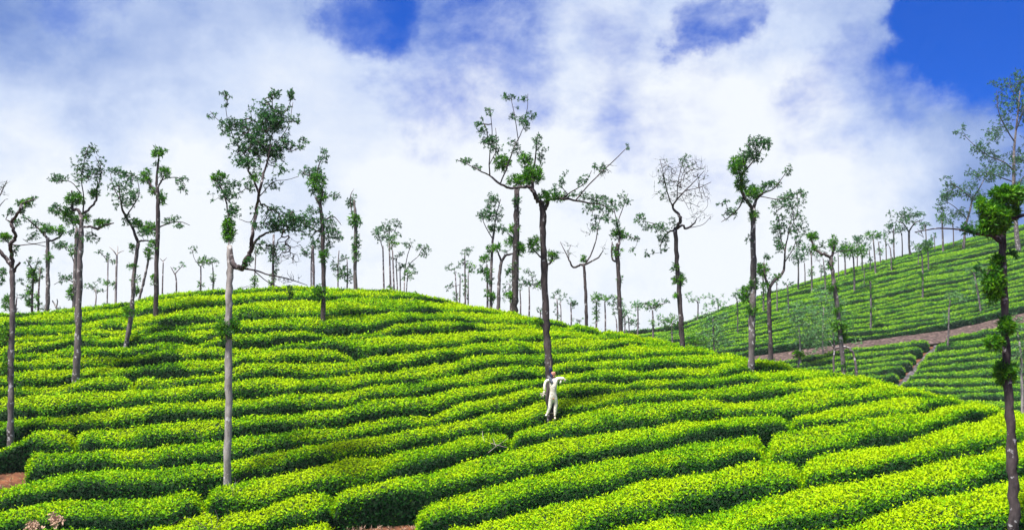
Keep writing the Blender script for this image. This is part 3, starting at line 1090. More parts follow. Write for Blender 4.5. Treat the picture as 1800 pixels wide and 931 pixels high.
# --- near hill, left to right
make_tree('bare twigs of a tree just outside the left edge, above the leftmost trunk', (-32, 700), 'near',
          [(-32, 700, 10), (-30, 560, 9), (-26, 430, 8), (-20, 380, 6)],
          [[(-24, 400, 5), (-8, 360, 3), (4, 335, 2), (12, 318, 1)], [(-24, 420, 4), (-5, 370, 2), (8, 352, 1), (14, 350, 1)]],
          [(6, 335, 8, 20, 'b'), (2, 492, 7, 9, 'o')], group=GN, seed=1, bark='m')
make_tree('forked leftmost trunk with a crooked limb pointing right at its top', (18, 766), 'near',
          [(18, 766, 12), (20, 700, 11), (19, 640, 10.5), (22, 560, 10), (22, 500, 9.5), (20, 465, 8)],
          [[(20, 466, 8), (10, 452, 7), (-6, 434, 6), (-20, 420, 5)], [(21, 470, 7), (21, 447, 7), (17, 431, 7), (27, 418, 6), (25, 404, 6), (20, 391, 6), (29, 378, 5), (36, 368, 5), (39, 357, 4), (61, 350, 2)],
           [(17, 430, 3), (36, 431, 2), (60, 429, 1.5), (84, 434, 1)], [(24, 478, 5), (28, 470, 4), (35, 461, 4)], [(20, 391, 3), (10, 385, 2)]],
          [(8, 418, 12, 8, 'd'), (42, 357, 14, 8, 'd', .8), (56, 350, 11, 5, 'o'), (17, 372, 10, 10, 'o', .6), (28, 392, 12, 10, 'o', .5), (38, 367, 9, 10, 'o', .8), (30, 440, 12, 10, 'o', .3),
           (8, 585, 9, 22, 'd', .35), (10, 640, 8, 16, 'd', .35), (31, 688, 6, 10, 'd', .4), (33, 490, 9, 4, 'o', .3)], bark='m', group=GN, seed=2)
make_tree('second trunk from the left, pale below, with a tufted limb reaching right', (134, 666), 'near',
          [(134, 666, 13.5), (137, 610, 12.5), (138, 550, 11.5), (140, 480, 10.5), (142, 420, 9.5), (143, 378, 8.5)],
          [[(143, 380, 6), (138, 370, 6), (128, 368, 5), (127, 352, 4), (126, 335, 3)], [(144, 376, 5), (158, 366, 4), (169, 352, 4), (170, 338, 3), (172, 318, 2)],
           [(142, 395, 4), (130, 388, 4), (118, 378, 3), (104, 366, 2)], [(143, 400, 4), (158, 398, 4), (171, 402, 5), (182, 397, 4), (200, 392, 2)],
           [(146, 374, 3), (147, 345, 2), (143, 310, 1.5), (150, 275, 1), (157, 255, 1)], [(143, 340, 2), (125, 320, 1.5), (105, 318, 1), (92, 318, 1)], [(172, 330, 2), (178, 300, 1.5), (168, 275, 1)]],
          [(152, 300, 30, 24, 'o', .62), (158, 268, 15, 17, 'o', .7), (108, 318, 22, 12, 'o', .7), (176, 305, 14, 24, 'o', .6), (166, 340, 10, 8, 'd'), (127, 350, 11, 13, 'd', .9), (141, 350, 8, 9, 'd'),
           (113, 374, 15, 11, 'd', .8), (128, 388, 16, 9, 'd', .7), (92, 368, 20, 15, 'o', .6), (179, 392, 15, 6, 'd', 1.3), (152, 383, 8, 7, 'd', .8), (160, 415, 16, 13, 'o', .6), (128, 408, 14, 10, 'o', .5)], bark='m', group=GN, seed=3)
make_tree('right-leaning trunk with a bushy tuft low on its stem at the left', (222, 603), 'near',
          [(222, 603, 8.5), (230, 560, 8.5), (233, 525, 8), (236, 480, 7.5), (243, 428, 7)],
          [[(243, 428, 6), (238, 412, 5), (226, 388, 4.5), (216, 370, 4), (212, 352, 2), (208, 325, 1.5)], [(243, 424, 4), (254, 423, 3), (262, 423, 2)], [(222, 380, 3), (234, 362, 2), (245, 340, 1.5), (240, 310, 1)],
           [(214, 355, 2), (200, 330, 1.5), (194, 305, 1)]],
          [(212, 335, 24, 28, 'o', .7), (232, 305, 22, 14, 'o', .7), (203, 302, 14, 11, 'o', .9), (236, 355, 16, 20, 'o', .6), (236, 393, 14, 8, 'd', .8), (222, 385, 10, 10, 'o', .6), (233, 437, 7, 7, 'd', .6), (234, 468, 8, 6, 'd', .6),
           (239, 491, 6, 6, 'd', .4), (227, 548, 11, 10, 'd', .8), (250, 410, 14, 10, 'o', .5)], bark='m', group=GN, seed=4)
make_tree('straight dark trunk at the left skyline crowned by a single bright tuft', (274, 556), 'near',
          [(274, 556, 10), (275, 480, 8.5), (277, 400, 8), (278, 345, 7.5), (275, 318, 5), (278, 290, 4), (280, 266, 2)],
          [[(278, 352, 5), (272, 336, 4.5), (263, 322, 4), (256, 308, 2)], [(277, 330, 4), (283, 320, 3), (290, 305, 2)], [(281, 318, 2), (300, 312, 2), (316, 314, 1.5), (326, 326, 1)],
           [(276, 405, 3), (262, 400, 3), (250, 395, 1)], [(278, 400, 3), (298, 392, 2), (318, 390, 1.5), (334, 396, 1)]],
          [(280, 268, 12, 9, 'd', 1.3), (276, 288, 7, 7, 'o', .7), (257, 312, 11, 13, 'd', .9), (289, 304, 9, 11, 'd', 1), (284, 348, 8, 11, 'd', .9), (268, 335, 7, 7, 'd', .8), (313, 314, 16, 9, 'o', .7), (322, 332, 9, 12, 'o', .7),
           (262, 403, 16, 12, 'd', .8), (300, 389, 20, 8, 'o', .8), (322, 395, 13, 7, 'o', .7), (270, 430, 6, 9, 'd', .6), (270, 490, 5, 12, 'd', .5)], bark='d', group=GN, seed=5)
make_tree('tall pale broken-topped trunk with a dark hooked limb carrying a big crown', (402, 846), 'near',
          [(400, 846, 13.5), (401, 780, 13.2), (402, 700, 13), (402, 600, 12.8), (403, 520, 13), (404, 470, 12.5), (403, 432, 10)],
          [[(406, 436, 5), (408, 456, 9), (414, 469, 10), (424, 470, 10), (434, 456, 9), (441, 441, 8), (443, 424, 7), (445, 405, 6), (451, 367, 5), (456, 337, 5), (464, 305, 4), (471, 280, 3), (476, 255, 2)],
           [(455, 340, 4), (447, 317, 4), (437, 300, 3.5), (436, 273, 2)], [(441, 436, 5), (454, 419, 4.5), (468, 410, 4), (498, 404, 3), (534, 407, 1.5)],
           [(426, 470, 4), (448, 475, 3), (473, 483, 2.5), (507, 490, 2), (540, 501, 1)], [(445, 474, 2), (470, 495, 1.5), (500, 510, 1), (512, 535, 1)],
           [(402, 440, 3), (403, 405, 3), (401, 377, 3), (394, 340, 3), (378, 315, 2)], [(456, 345, 2), (480, 320, 1.5), (505, 316, 1), (525, 310, 1)], [(436, 280, 2), (410, 240, 1.5), (398, 200, 1), (398, 168, .8)],
           [(436, 275, 2), (445, 235, 1.5), (440, 195, 1)], [(474, 262, 2), (480, 215, 1.5), (478, 165, 1)], [(474, 265, 2), (505, 225, 1.5), (515, 180, 1)], [(404, 225, 1), (382, 210, 1), (370, 196, .8)],
           [(450, 370, 2), (440, 390, 1.5), (420, 385, 1)]],
          [(402, 408, 11, 22, 'd', 1.3), (398, 340, 24, 20, 'o', .9), (384, 312, 14, 8, 'd', .9), (425, 330, 20, 14, 'o', .8), (400, 372, 18, 16, 'o', .8), (410, 225, 22, 22, 'o', 1.1), (400, 175, 12, 12, 'o', .35), (372, 203, 8, 6, 'o', .8), (395, 163, 8, 4, 'o', .9),
           (435, 245, 36, 32, 'o', 1.35), (465, 210, 34, 30, 'o', 1.3), (480, 262, 30, 26, 'o', 1.2), (445, 285, 30, 16, 'o', .9), (500, 215, 22, 28, 'o', 1.0), (478, 168, 16, 12, 'o', .9), (512, 172, 10, 14, 'o', .9), (518, 208, 9, 9, 'o', .9), (530, 250, 14, 10, 'o', .7),
           (508, 250, 18, 16, 'o', .8), (495, 300, 28, 10, 'o', .25), (470, 330, 24, 16, 'o', .2), (450, 310, 12, 10, 'd', .4), (485, 378, 44, 20, 'o', .35), (505, 398, 34, 14, 'o', .9), (475, 392, 26, 12, 'o', .7), (524, 388, 24, 12, 'o', .8), (500, 440, 34, 26, 'b', .6), (440, 455, 14, 12, 'o', .5),
           (510, 520, 10, 16, 'o', .4), (500, 488, 30, 8, 'b', .7), (465, 432, 20, 12, 'o', .4), (394, 578, 12, 13, 'd', 1.5), (411, 572, 10, 12, 'd', 1.3), (402, 590, 12, 9, 'o', .9)], bark='g', group=GN, seed=6)
make_tree('slender tufted tree on the hilltop to the right of the big leafy crown', (568, 567), 'near',
          [(568, 567, 9), (569, 500, 8.5), (568, 440, 8), (566, 385, 7), (562, 357, 6)],
          [[(562, 360, 5), (557, 350, 4), (553, 346, 2)], [(562, 360, 4), (567, 335, 3), (558, 317, 3), (560, 292, 2), (570, 274, 1)], [(558, 320, 2), (543, 310, 1.5), (530, 300, 1)], [(566, 390, 3), (585, 380, 2), (600, 395, 1)], [(567, 410, 3), (545, 400, 2), (522, 385, 1.5)], [(564, 345, 2), (585, 345, 1), (598, 338, 1)]],
          [(546, 298, 20, 20, 'o', .9), (566, 274, 14, 12, 'o', .9), (557, 320, 16, 16, 'd', .9), (566, 342, 9, 18, 'd', .8), (548, 332, 12, 12, 'o', .6), (556, 385, 26, 20, 'o', .8), (560, 415, 28, 22, 'o', .9), (590, 400, 18, 24, 'o', .6), (584, 344, 14, 7, 'o', .7),
           (522, 385, 18, 22, 'o', .7), (568, 450, 8, 16, 'd', .7), (562, 515, 11, 15, 'd', .9)], bark='d', group=GN, seed=7)
make_tree('pale trunk with a snapped top, alone on the rounded hilltop', (624, 513), 'near',
          [(625, 513, 8), (624, 470, 7), (625, 420, 6.5), (625, 380, 6), (622, 352, 3)],
          [[(625, 390, 3), (618, 370, 2), (616, 345, 1.5), (622, 332, 1)]],
          [(618, 350, 10, 17, 'o', 1), (622, 384, 9, 12, 'd', 1), (628, 405, 9, 20, 'o', .5), (625, 440, 6, 26, 'd', .5)], bark='m', group=GN, seed=8)
make_tree('thick dark trunk behind the scarecrow\'s tree, its top hidden in that crown', (903, 553), 'near',
          [(903, 553, 14), (905, 510, 12.5), (907, 450, 12), (908, 390, 11), (908, 333, 9)],
          [[(907, 420, 4), (898, 415, 3), (893, 410, 1)]],
          [(913, 438, 9, 12, 'd', 1.1), (898, 520, 8, 9, 'd', 1.2), (905, 403, 10, 10, 'd', .8), (898, 485, 10, 18, 'o', .5), (909, 345, 10, 16, 'o', .6), (895, 425, 9, 8, 'd', .5), (911, 370, 5, 10, 'o', .6), (905, 470, 8, 10, 'd', .4)], bark='d', group=GN, seed=9)
make_tree('tall trunk with the scarecrow tied to it and wide limbs at the top', (968, 736), 'near',
          [(969, 736, 14), (967, 690, 14), (964, 620, 14), (960, 560, 13.5), (957, 480, 12.5), (955, 420, 12), (954, 372, 11.5), (952, 354, 10)],
          [[(953, 362, 9), (944, 350, 8), (938, 338, 8), (930, 329, 7), (915, 329, 5), (898, 331, 4.5), (885, 326, 4), (872, 318, 4), (860, 308, 3), (843, 300, 2), (822, 289, 1.5), (803, 281, 1)],
           [(954, 372, 7), (962, 362, 7), (962, 352, 7), (972, 350, 5), (1000, 350, 4), (1030, 356, 3), (1058, 360, 2), (1080, 372, 1)],
           [(880, 322, 2.5), (892, 292, 2.5), (902, 264, 2), (914, 238, 1.5), (926, 212, 1)], [(861, 309, 2.5), (860, 280, 2), (865, 240, 1.5), (862, 195, 1)], [(911, 246, 1.5), (905, 205, 1.2), (898, 172, 1)], [(860, 290, 1.5), (873, 260, 1.2), (871, 225, 1)],
           [(1012, 352, 2.5), (1035, 325, 2.2), (1060, 300, 2), (1086, 276, 1.5), (1104, 257, 1)], [(990, 348, 2.5), (1008, 335, 2), (1028, 322, 1.5), (1040, 300, 1)],
           [(936, 332, 6), (937, 310, 5), (940, 285, 3), (943, 255, 2), (944, 235, 1)], [(956, 455, 4), (948, 450, 3), (938, 438, 2), (930, 428, 1)], [(959, 465, 4), (968, 462, 4), (971, 452, 3)], [(920, 215, 1), (927, 190, 1), (928, 165, .8)],
           [(957, 575, 4), (950, 572, 3)]],
          [(937, 308, 18, 16, 'd', 1.6), (912, 318, 20, 12, 'd', 1.0), (882, 288, 14, 15, 'd', 1.0), (924, 282, 12, 14, 'd', .8), (944, 250, 8, 16, 'o', 1.3), (952, 278, 9, 14, 'o', .8), (955, 262, 10, 4, 'o', .7), (960, 345, 14, 10, 'd', 1.1),
           (852, 228, 14, 20, 'o', .8), (864, 258, 16, 18, 'o', .8), (858, 196, 8, 9, 'o', .8), (836, 292, 11, 6, 'o', .9), (812, 280, 14, 8, 'o', .9), (875, 262, 18, 10, 'o', .5), (905, 205, 10, 14, 'o', .35), (926, 214, 15, 15, 'o', .9), (936, 204, 6, 10, 'o', .9), (898, 168, 13, 9, 'o', .9), (917, 176, 9, 7, 'o', .9), (900, 260, 14, 14, 'o', .6),
           (985, 348, 16, 7, 'd', .8), (993, 316, 9, 14, 'o', .9), (978, 330, 12, 10, 'o', .6), (1028, 318, 14, 12, 'o', .7), (1050, 292, 12, 14, 'o', .8), (1042, 348, 26, 9, 'o', .8), (1070, 355, 14, 8, 'o', .7), (1020, 340, 22, 10, 'o', .4), (1103, 259, 4, 5, 'o', 1.4), (1062, 300, 18, 12, 'b', .8),
           (938, 430, 10, 15, 'd', 1.0), (971, 450, 9, 10, 'd', 1.0), (949, 566, 8, 10, 'd', .9)], bark='d', group=GN, seed=10)
make_tree('dark slim trunk with a crooked half-bare crown, halfway down the right skyline', (1198, 603), 'near',
          [(1199, 603, 10), (1197, 560, 9.5), (1193, 500, 9), (1189, 450, 8), (1187, 400, 7.5)],
          [[(1187, 402, 6), (1193, 394, 6), (1196, 386, 6), (1191, 374, 5), (1182, 364, 4), (1196, 344, 2.5), (1218, 322, 1.8), (1238, 300, 1)], [(1188, 402, 5), (1200, 396, 4), (1206, 402, 4), (1219, 394, 3), (1225, 384, 1.5)],
           [(1187, 404, 4), (1176, 408, 3), (1165, 420, 2.5), (1160, 438, 1)], [(1183, 366, 2.5), (1172, 335, 2), (1165, 300, 1.2), (1160, 280, 1)], [(1190, 352, 2), (1192, 320, 1.5), (1200, 285, 1)], [(1205, 335, 1.5), (1228, 330, 1.2), (1250, 320, 1)], [(1212, 400, 1.5), (1235, 395, 1), (1250, 380, .8)],
           [(1174, 409, 2), (1155, 395, 1.5), (1130, 388, 1)]],
          [(1185, 320, 36, 36, 'b', .95), (1225, 330, 28, 40, 'b', .7), (1172, 300, 18, 24, 'b', .9), (1215, 290, 22, 20, 'b', .9), (1230, 380, 20, 22, 'b', .35), (1165, 330, 14, 20, 'o', .2), (1215, 285, 20, 14, 'o', .2),
           (1148, 398, 26, 12, 'o', .75), (1160, 425, 16, 16, 'o', .7), (1182, 390, 8, 9, 'o', .7), (1125, 385, 12, 12, 'o', .8), (1145, 445, 10, 9, 'o', .5), (1186, 468, 6, 8, 'd', .7), (1194, 490, 11, 12, 'd', .9), (1190, 520, 6, 6, 'd', .7)], bark='d', group=GN, seed=11)
make_tree('stout trunk on the right shoulder with dark tufts along limbs bent like antlers', (1321, 648), 'near',
          [(1321, 648, 12.5), (1322, 600, 12), (1323, 540, 12), (1325, 470, 11), (1324, 410, 10), (1324, 365, 9)],
          [[(1324, 368, 7), (1312, 352, 6), (1304, 338, 6), (1303, 318, 5), (1301, 304, 4)], [(1325, 366, 6), (1330, 350, 5), (1345, 338, 3), (1362, 330, 2), (1384, 300, 1)], [(1306, 350, 3), (1298, 366, 2.5), (1283, 380, 2), (1268, 390, 1)],
           [(1302, 308, 3), (1318, 290, 2.5), (1335, 268, 2), (1350, 245, 1)], [(1335, 345, 2), (1365, 350, 1.5), (1385, 348, 1)], [(1326, 525, 4), (1317, 530, 4), (1311, 520, 3)]],
          [(1298, 292, 16, 18, 'd', 1.3), (1325, 276, 24, 16, 'o', 1.1), (1345, 250, 20, 16, 'o', 1.0), (1322, 248, 12, 18, 'o', .8), (1312, 262, 12, 14, 'o', .6), (1303, 322, 11, 14, 'd', .9), (1324, 340, 16, 12, 'd', 1.2), (1306, 350, 18, 10, 'o', .8), (1282, 374, 14, 14, 'o', .8), (1268, 356, 12, 7, 'o', .6),
           (1345, 328, 14, 10, 'o', .8), (1364, 320, 18, 12, 'o', .8), (1382, 300, 10, 10, 'o', .9), (1380, 345, 16, 8, 'o', .7), (1325, 380, 8, 14, 'd', .8), (1326, 500, 8, 12, 'd', .9), (1309, 518, 10, 14, 'd', 1.2), (1320, 545, 9, 10, 'd', .9), (1318, 420, 7, 10, 'o', .5)], bark='m', group=GN, seed=12)
make_tree('near trunk at the right edge, tall and dark with a heavy bright-tufted head', (1781, 921), 'near',
          [(1782, 921, 20), (1781, 840, 18.5), (1777, 760, 17), (1772, 690, 15.5), (1769, 620, 14), (1766, 540, 13), (1763, 470, 13), (1761, 410, 13)],
          [[(1762, 415, 12), (1766, 398, 10), (1776, 386, 8), (1800, 378, 6), (1830, 372, 4)], [(1763, 430, 7), (1750, 420, 6), (1738, 413, 5), (1715, 411, 4), (1688, 404, 3), (1650, 401, 2.5), (1608, 408, 1.5)], [(1760, 415, 9), (1757, 395, 8), (1756, 370, 6), (1765, 350, 3)],
           [(1760, 425, 7), (1748, 410, 6), (1742, 395, 4), (1735, 385, 2)], [(1766, 500, 4), (1755, 495, 3), (1745, 488, 1.5)], [(1770, 620, 5), (1758, 612, 4), (1746, 605, 2)]],
          [(1752, 382, 26, 28, 'd', 1.5), (1768, 342, 26, 13, 'd', 1.5), (1736, 402, 17, 12, 'd', 1.0), (1790, 345, 14, 14, 'd', .9), (1728, 365, 12, 16, 'd', .7), (1776, 372, 14, 14, 'd', .7), (1748, 500, 16, 32, 'd', .8), (1755, 460, 8, 10, 'd', .7), (1722, 470, 12, 8, 'o', .35),
           (1770, 573, 13, 14, 'd', 1.6), (1748, 603, 14, 10, 'd', 1.1), (1766, 655, 18, 20, 'd', 1.8), (1698, 402, 22, 10, 'o', .5), (1785, 445, 16, 6, 'o', .5), (1615, 408, 10, 5, 'b', .5)], bark='d', group=GN, seed=13)

# --- just behind the near skyline
make_tree('pale trunk behind the second one, standing just over the left skyline', (131, 548), 53,
          [(131, 548, 9.5), (132, 500, 9), (134, 440, 7), (135, 400, 5)], [[(133, 470, 2), (122, 440, 1.5), (110, 432, 1)], [(134, 500, 2), (115, 490, 1.2), (95, 500, 1)]],
          [(110, 437, 18, 12, 'o', .7), (125, 515, 7, 12, 'd', .9), (128, 440, 6, 9, 'd', .6), (108, 487, 20, 12, 'o', .45)], bark='m', group=GB, seed=20)
make_tree('pale forked pollard with short tufted arms, left of the second trunk', (85, 552), 54,
          [(83, 552, 8.5), (84, 500, 7.5), (84, 450, 7), (84, 418, 6)], [[(84, 420, 5), (73, 407, 4), (57, 392, 3), (45, 382, 1.5)], [(86, 424, 4), (96, 421, 4), (105, 416, 3.5), (110, 406, 2)], [(80, 425, 1.5), (55, 428, 1), (40, 420, 1)]],
          [(84, 404, 13, 9, 'd', 1), (107, 407, 7, 9, 'd', 1.2), (58, 393, 14, 8, 'o', .9), (60, 414, 20, 9, 'o', .6), (45, 384, 8, 6, 'o', .8), (86, 455, 6, 9, 'd', .7)], bark='m', group=GB, seed=21)
make_tree('small dead stump with two bare prongs beside the pale forked pollard', (101, 548), 54,
          [(103, 549, 4), (98, 538, 3.5), (92, 528, 2)], [[(99, 540, 2.5), (101, 530, 2), (100, 525, 1.5)]], [(107, 546, 8, 4, 'd', .6)], bark='g', name='dead_tree', cat='dead tree', group=GB, seed=22)
make_tree('slim tufted tree behind the skyline, between the leftmost trunk and the forked pollard', (56, 553), 60,
          [(56, 553, 5), (57, 510, 4.5), (60, 475, 4)], [[(60, 478, 3), (52, 465, 2), (46, 455, 1)], [(60, 476, 2), (66, 462, 2), (70, 458, 1)]],
          [(56, 485, 9, 14, 'd', 1), (50, 460, 8, 6, 'o', .8), (66, 462, 7, 6, 'o', .7), (51, 512, 5, 8, 'd', 1), (52, 531, 6, 7, 'd', 1), (34, 497, 9, 3, 'o', .6)], bark='m', group=GB, seed=23)
make_tree('thin twin just right of the slim tufted tree at the left skyline', (67, 552), 62,
          [(67, 552, 4), (68, 510, 3.5), (71, 470, 3)], [], [(69, 478, 7, 16, 'o', .9), (66, 522, 5, 8, 'd', .8), (66, 538, 6, 5, 'd', .7), (78, 542, 7, 4, 'o', .5)], bark='m', group=GB, seed=24)
make_tree('low bushy tree half hidden behind the leftmost trunk at the skyline', (26, 556), 57,
          [(27, 556, 3.5), (28, 535, 3), (30, 522, 2)], [], [(14, 533, 9, 14, 'd', .9), (34, 522, 12, 6, 'o', .8), (26, 545, 10, 6, 'o', .5)], bark='m', group=GB, seed=25)
make_tree('leafy clump of a tree cut by the left edge just above the skyline', (-12, 556), 56,
          [(-12, 556, 5), (-10, 520, 4), (-6, 495, 3)], [], [(3, 485, 10, 12, 'o', .9), (-4, 505, 12, 9, 'o', .7)], bark='m', group=GB, seed=26)
make_tree('small tree with two open sprays, between the second trunk and the leaning one', (167, 545), 66,
          [(167, 546, 3), (169, 520, 2.5), (167, 508, 2)], [[(168, 512, 1.5), (182, 512, 1), (190, 508, .8)], [(167, 510, 1.5), (158, 500, 1), (148, 500, .8)]],
          [(170, 512, 12, 4, 'o', .9), (160, 500, 16, 7, 'o', .5), (180, 495, 8, 5, 'o', .6)], bark='g', group=GB, seed=27, fol='p')
make_tree('thin tufted pole of a tree left of the bare forked one, behind the skyline', (188, 542), 64,
          [(188, 542, 3.2), (189, 500, 2.8), (190, 455, 2.5)], [[(190, 462, 2), (184, 452, 1.5), (174, 442, 1)]], [(190, 452, 7, 7, 'o', .9), (199, 460, 6, 4, 'o', .8), (188, 497, 6, 4, 'd', 1), (187, 538, 5, 4, 'd', .7), (174, 443, 6, 3, 'o', .7)], bark='g', group=GB, seed=28)
make_tree('bare forked pole without leaves behind the left skyline', (203, 541), 62,
          [(203, 541, 5), (204, 500, 4.5), (205, 460, 4), (206, 445, 3)], [[(206, 450, 2.5), (199, 440, 2), (192, 434, 1)], [(206, 448, 2), (207, 438, 1.5), (207, 432, 1)], [(206, 446, 2), (213, 442, 1.5), (218, 441, 1)]], [(200, 500, 4, 4, 'd', .5)], bark='g', name='dead_tree', cat='dead tree', group=GB, seed=29)
make_tree('trunk leaning right behind the bushy-stemmed one at the left skyline', (243, 532), 55,
          [(243, 533, 5.5), (250, 505, 5), (257, 475, 4.5), (263, 446, 4)], [], [(262, 445, 7, 10, 'd', .8), (241, 513, 5, 8, 'd', 1), (266, 420, 10, 14, 'o', .6)], bark='m', group=GB, seed=30)
make_tree('thin bare stick with a small hooked top right of the straight dark trunk', (285, 525), 60,
          [(285, 525, 3.2), (286, 490, 2.8), (287, 458, 2.3)], [[(287, 460, 1.5), (281, 454, 1)], [(287, 459, 1.5), (293, 453, 1)]], [(281, 521, 4, 3, 'd', .5)], bark='m', name='dead_tree', cat='dead tree', group=GB, seed=31)
make_tree('small Y-shaped tree with a pale top, left of the tall broken trunk', (310, 521), 66,
          [(310, 522, 3.5), (310, 495, 3), (308, 480, 2.5)], [[(308, 483, 2), (303, 474, 1.5), (300, 469, 1)], [(308, 481, 2), (315, 473, 1.5), (320, 468, 1)]], [(312, 468, 11, 5, 'o', .8)], bark='m', group=GB, seed=32, fol='p')
make_tree('small two-tufted tree left of the tall broken trunk, its left arm raised', (352, 518), 66,
          [(352, 519, 3.5), (353, 490, 3), (353, 467, 2.5)], [[(353, 470, 1.5), (342, 455, 1), (338, 440, 1)]], [(340, 440, 7, 8, 'o', .7), (354, 460, 11, 6, 'd', .7), (352, 500, 4, 4, 'd', .6)], bark='m', group=GB, seed=33)
make_tree('small round-headed tree just left of the tall broken trunk', (374, 517), 66,
          [(374, 517, 3.2), (375, 490, 2.8), (374, 470, 2.4)], [], [(375, 461, 15, 7, 'o', 1), (365, 455, 8, 5, 'o', .7), (374, 490, 4, 12, 'd', .5)], bark='m', group=GB, seed=34)
make_tree('slim tufted stem seen between the broken trunk and its hooked limb', (447, 512), 62,
          [(447, 512, 3), (448, 480, 2.6), (450, 440, 2.2)], [], [(447, 495, 5, 12, 'd', .8), (452, 440, 14, 10, 'o', .6), (421, 510, 4, 4, 'd', .6)], bark='m', group=GB, seed=35)
make_tree('dim stem behind the big crown\'s lower twigs on the hilltop', (480, 510), 60,
          [(480, 510, 6), (480, 470, 5), (481, 412, 4.5)], [], [(478, 460, 11, 20, 'o', .8), (485, 440, 14, 12, 'o', .5), (478, 495, 5, 14, 'd', .6)], bark='m', group=GB, seed=36)
make_tree('left stem of a bare pair behind the slender tufted tree', (547, 507), 60,
          [(547, 508, 3), (547, 470, 2.8), (548, 432, 2.4)], [], [(545, 440, 12, 12, 'o', .6)], bark='m', group=GB, seed=37)
make_tree('right thicker stem of a bare pair behind the slender tufted tree', (552, 507), 59,
          [(551, 508, 5), (551, 470, 4.6), (550, 432, 4)], [], [(553, 425, 14, 12, 'o', .7)], bark='m', group=GB, seed=38)
make_tree('feathery young tree between the slender tufted tree and the snapped pale trunk', (594, 506), 68,
          [(594, 508, 3), (594, 470, 2.4), (596, 440, 2)], [], [(594, 455, 9, 22, 'o', .7), (598, 485, 6, 12, 'd', .5)], bark='m', group=GB, seed=39)
make_tree('feathery young tree close left of the snapped pale trunk', (611, 506), 68,
          [(610, 508, 3), (611, 480, 2.4), (610, 455, 2)], [], [(611, 470, 11, 20, 'o', .8), (606, 452, 8, 8, 'o', .6)], bark='m', group=GB, seed=40)
for i_, (x_, x2_, yt_, w_, bl_, lb_) in enumerate([
    (675, 673, 432, 3.6, [(664, 408, 12, 14, 'o', .8), (672, 420, 12, 8, 'o', .8)], 'leftmost slim tree of the cluster on the hilltop right of centre'),
    (687, 684, 425, 3.8, [(684, 400, 15, 12, 'o', 1), (690, 392, 12, 8, 'o', .8), (687, 508, 3, 5, 'd', .6)], 'tallest slim tree of the hilltop cluster, with a split leafy head'),
    (693, 690, 440, 3.4, [(688, 425, 10, 9, 'd', .7), (696, 412, 9, 7, 'o', .8)], 'third slim stem of the hilltop cluster, below the leafy head'),
    (699, 696, 455, 2.6, [(699, 448, 10, 8, 'o', .8), (701, 470, 5, 8, 'o', .5)], 'fourth slim stem of the hilltop cluster'),
    (704, 703, 465, 2.6, [(712, 465, 12, 5, 'o', .8)], 'fifth slim stem of the hilltop cluster, with a flat spray'),
    (710, 712, 470, 2.4, [(738, 436, 14, 9, 'o', .9), (745, 447, 9, 7, 'o', .8), (722, 430, 12, 8, 'o', .7), (722, 462, 10, 6, 'o', .6)], 'wide-topped tree at the right end of the hilltop cluster'),
    (714, 716, 488, 2.2, [(716, 484, 8, 10, 'd', .6), (727, 478, 7, 6, 'o', .6)], 'lowest little tree at the right end of the hilltop cluster')]):
    lm_ = [[(x2_, yt_ + 6, 2), ((x2_ + bl_[0][0]) / 2, (yt_ + bl_[0][1]) / 2 + 3, 1.5), (bl_[0][0], bl_[0][1], 1)]]
    if i_ == 5:
        lm_ = [[(711, 480, 2), (722, 462, 1.5), (735, 450, 1.2), (742, 436, 1)], [(711, 478, 2), (716, 450, 1.5), (722, 432, 1)]]
    make_tree(lb_, (x_, 516), 62 + (i_ * 5) % 9, [(x_, 518, w_), ((x_ + x2_) / 2, (518 + yt_) / 2, w_ * .9), (x2_, yt_, w_ * .7)], lm_, bl_, bark='m', group=GB, seed=50 + i_)
for i_, (x_, yb_, x2_, yt_, w_, bl_, lb_) in enumerate([
    (803, 528, 800, 478, 2.8, [(797, 468, 13, 5, 'o', .9), (802, 520, 4, 9, 'd', .6)], 'flat-topped slim tree at the left of the group before the twin dark trunks'),
    (808, 530, 809, 485, 2.6, [(790, 505, 9, 6, 'o', .7), (806, 485, 8, 6, 'o', .6)], 'low sprayed tree in the group left of the dark trunks behind the scarecrow\'s tree'),
    (818, 530, 817, 450, 3.4, [(822, 440, 10, 9, 'o', .9), (815, 465, 8, 10, 'o', .8), (818, 500, 4, 10, 'd', .5)], 'tallest slim tree of the group on the skyline left of the dark trunks'),
    (823, 533, 823, 478, 2.6, [(827, 470, 7, 8, 'd', .8), (820, 515, 4, 9, 'o', .5)], 'rightmost slim tree of the group on the skyline left of the dark trunks')]):
    make_tree(lb_, (x_, yb_), 62 + i_ * 2, [(x_, yb_ + 1, w_), ((x_ + x2_) / 2, (yb_ + yt_) / 2, w_ * .9), (x2_, yt_, w_ * .7)], [], bl_, bark='m', group=GB, seed=60 + i_)
make_tree('slim tree with a tall open fan crown left of the thick dark trunk', (863, 541), 54,
          [(863, 542, 6.5), (863, 490, 5.5), (865, 440, 5), (868, 405, 4)], [[(868, 410, 3), (872, 380, 2), (880, 350, 1.5)], [(866, 420, 2), (852, 395, 1.5), (846, 375, 1)]],
          [(860, 370, 24, 16, 'o', .8), (868, 348, 20, 14, 'o', .7), (846, 378, 12, 10, 'o', .6), (866, 402, 9, 6, 'd', .9), (886, 405, 14, 10, 'o', .7), (862, 438, 6, 8, 'd', .7), (864, 522, 6, 9, 'd', .9), (858, 490, 10, 14, 'o', .6), (878, 375, 8, 16, 'o', .5)], bark='m', group=GB, seed=65)
make_tree('slim tufted stem just left of the open fan-crowned tree', (857, 537), 57,
          [(857, 538, 4), (857, 500, 3.6), (856, 465, 3)], [], [(852, 455, 9, 7, 'd', .9), (848, 475, 12, 10, 'o', .7), (858, 480, 7, 10, 'd', .8), (856, 515, 5, 8, 'd', .6)], bark='m', group=GB, seed=66)
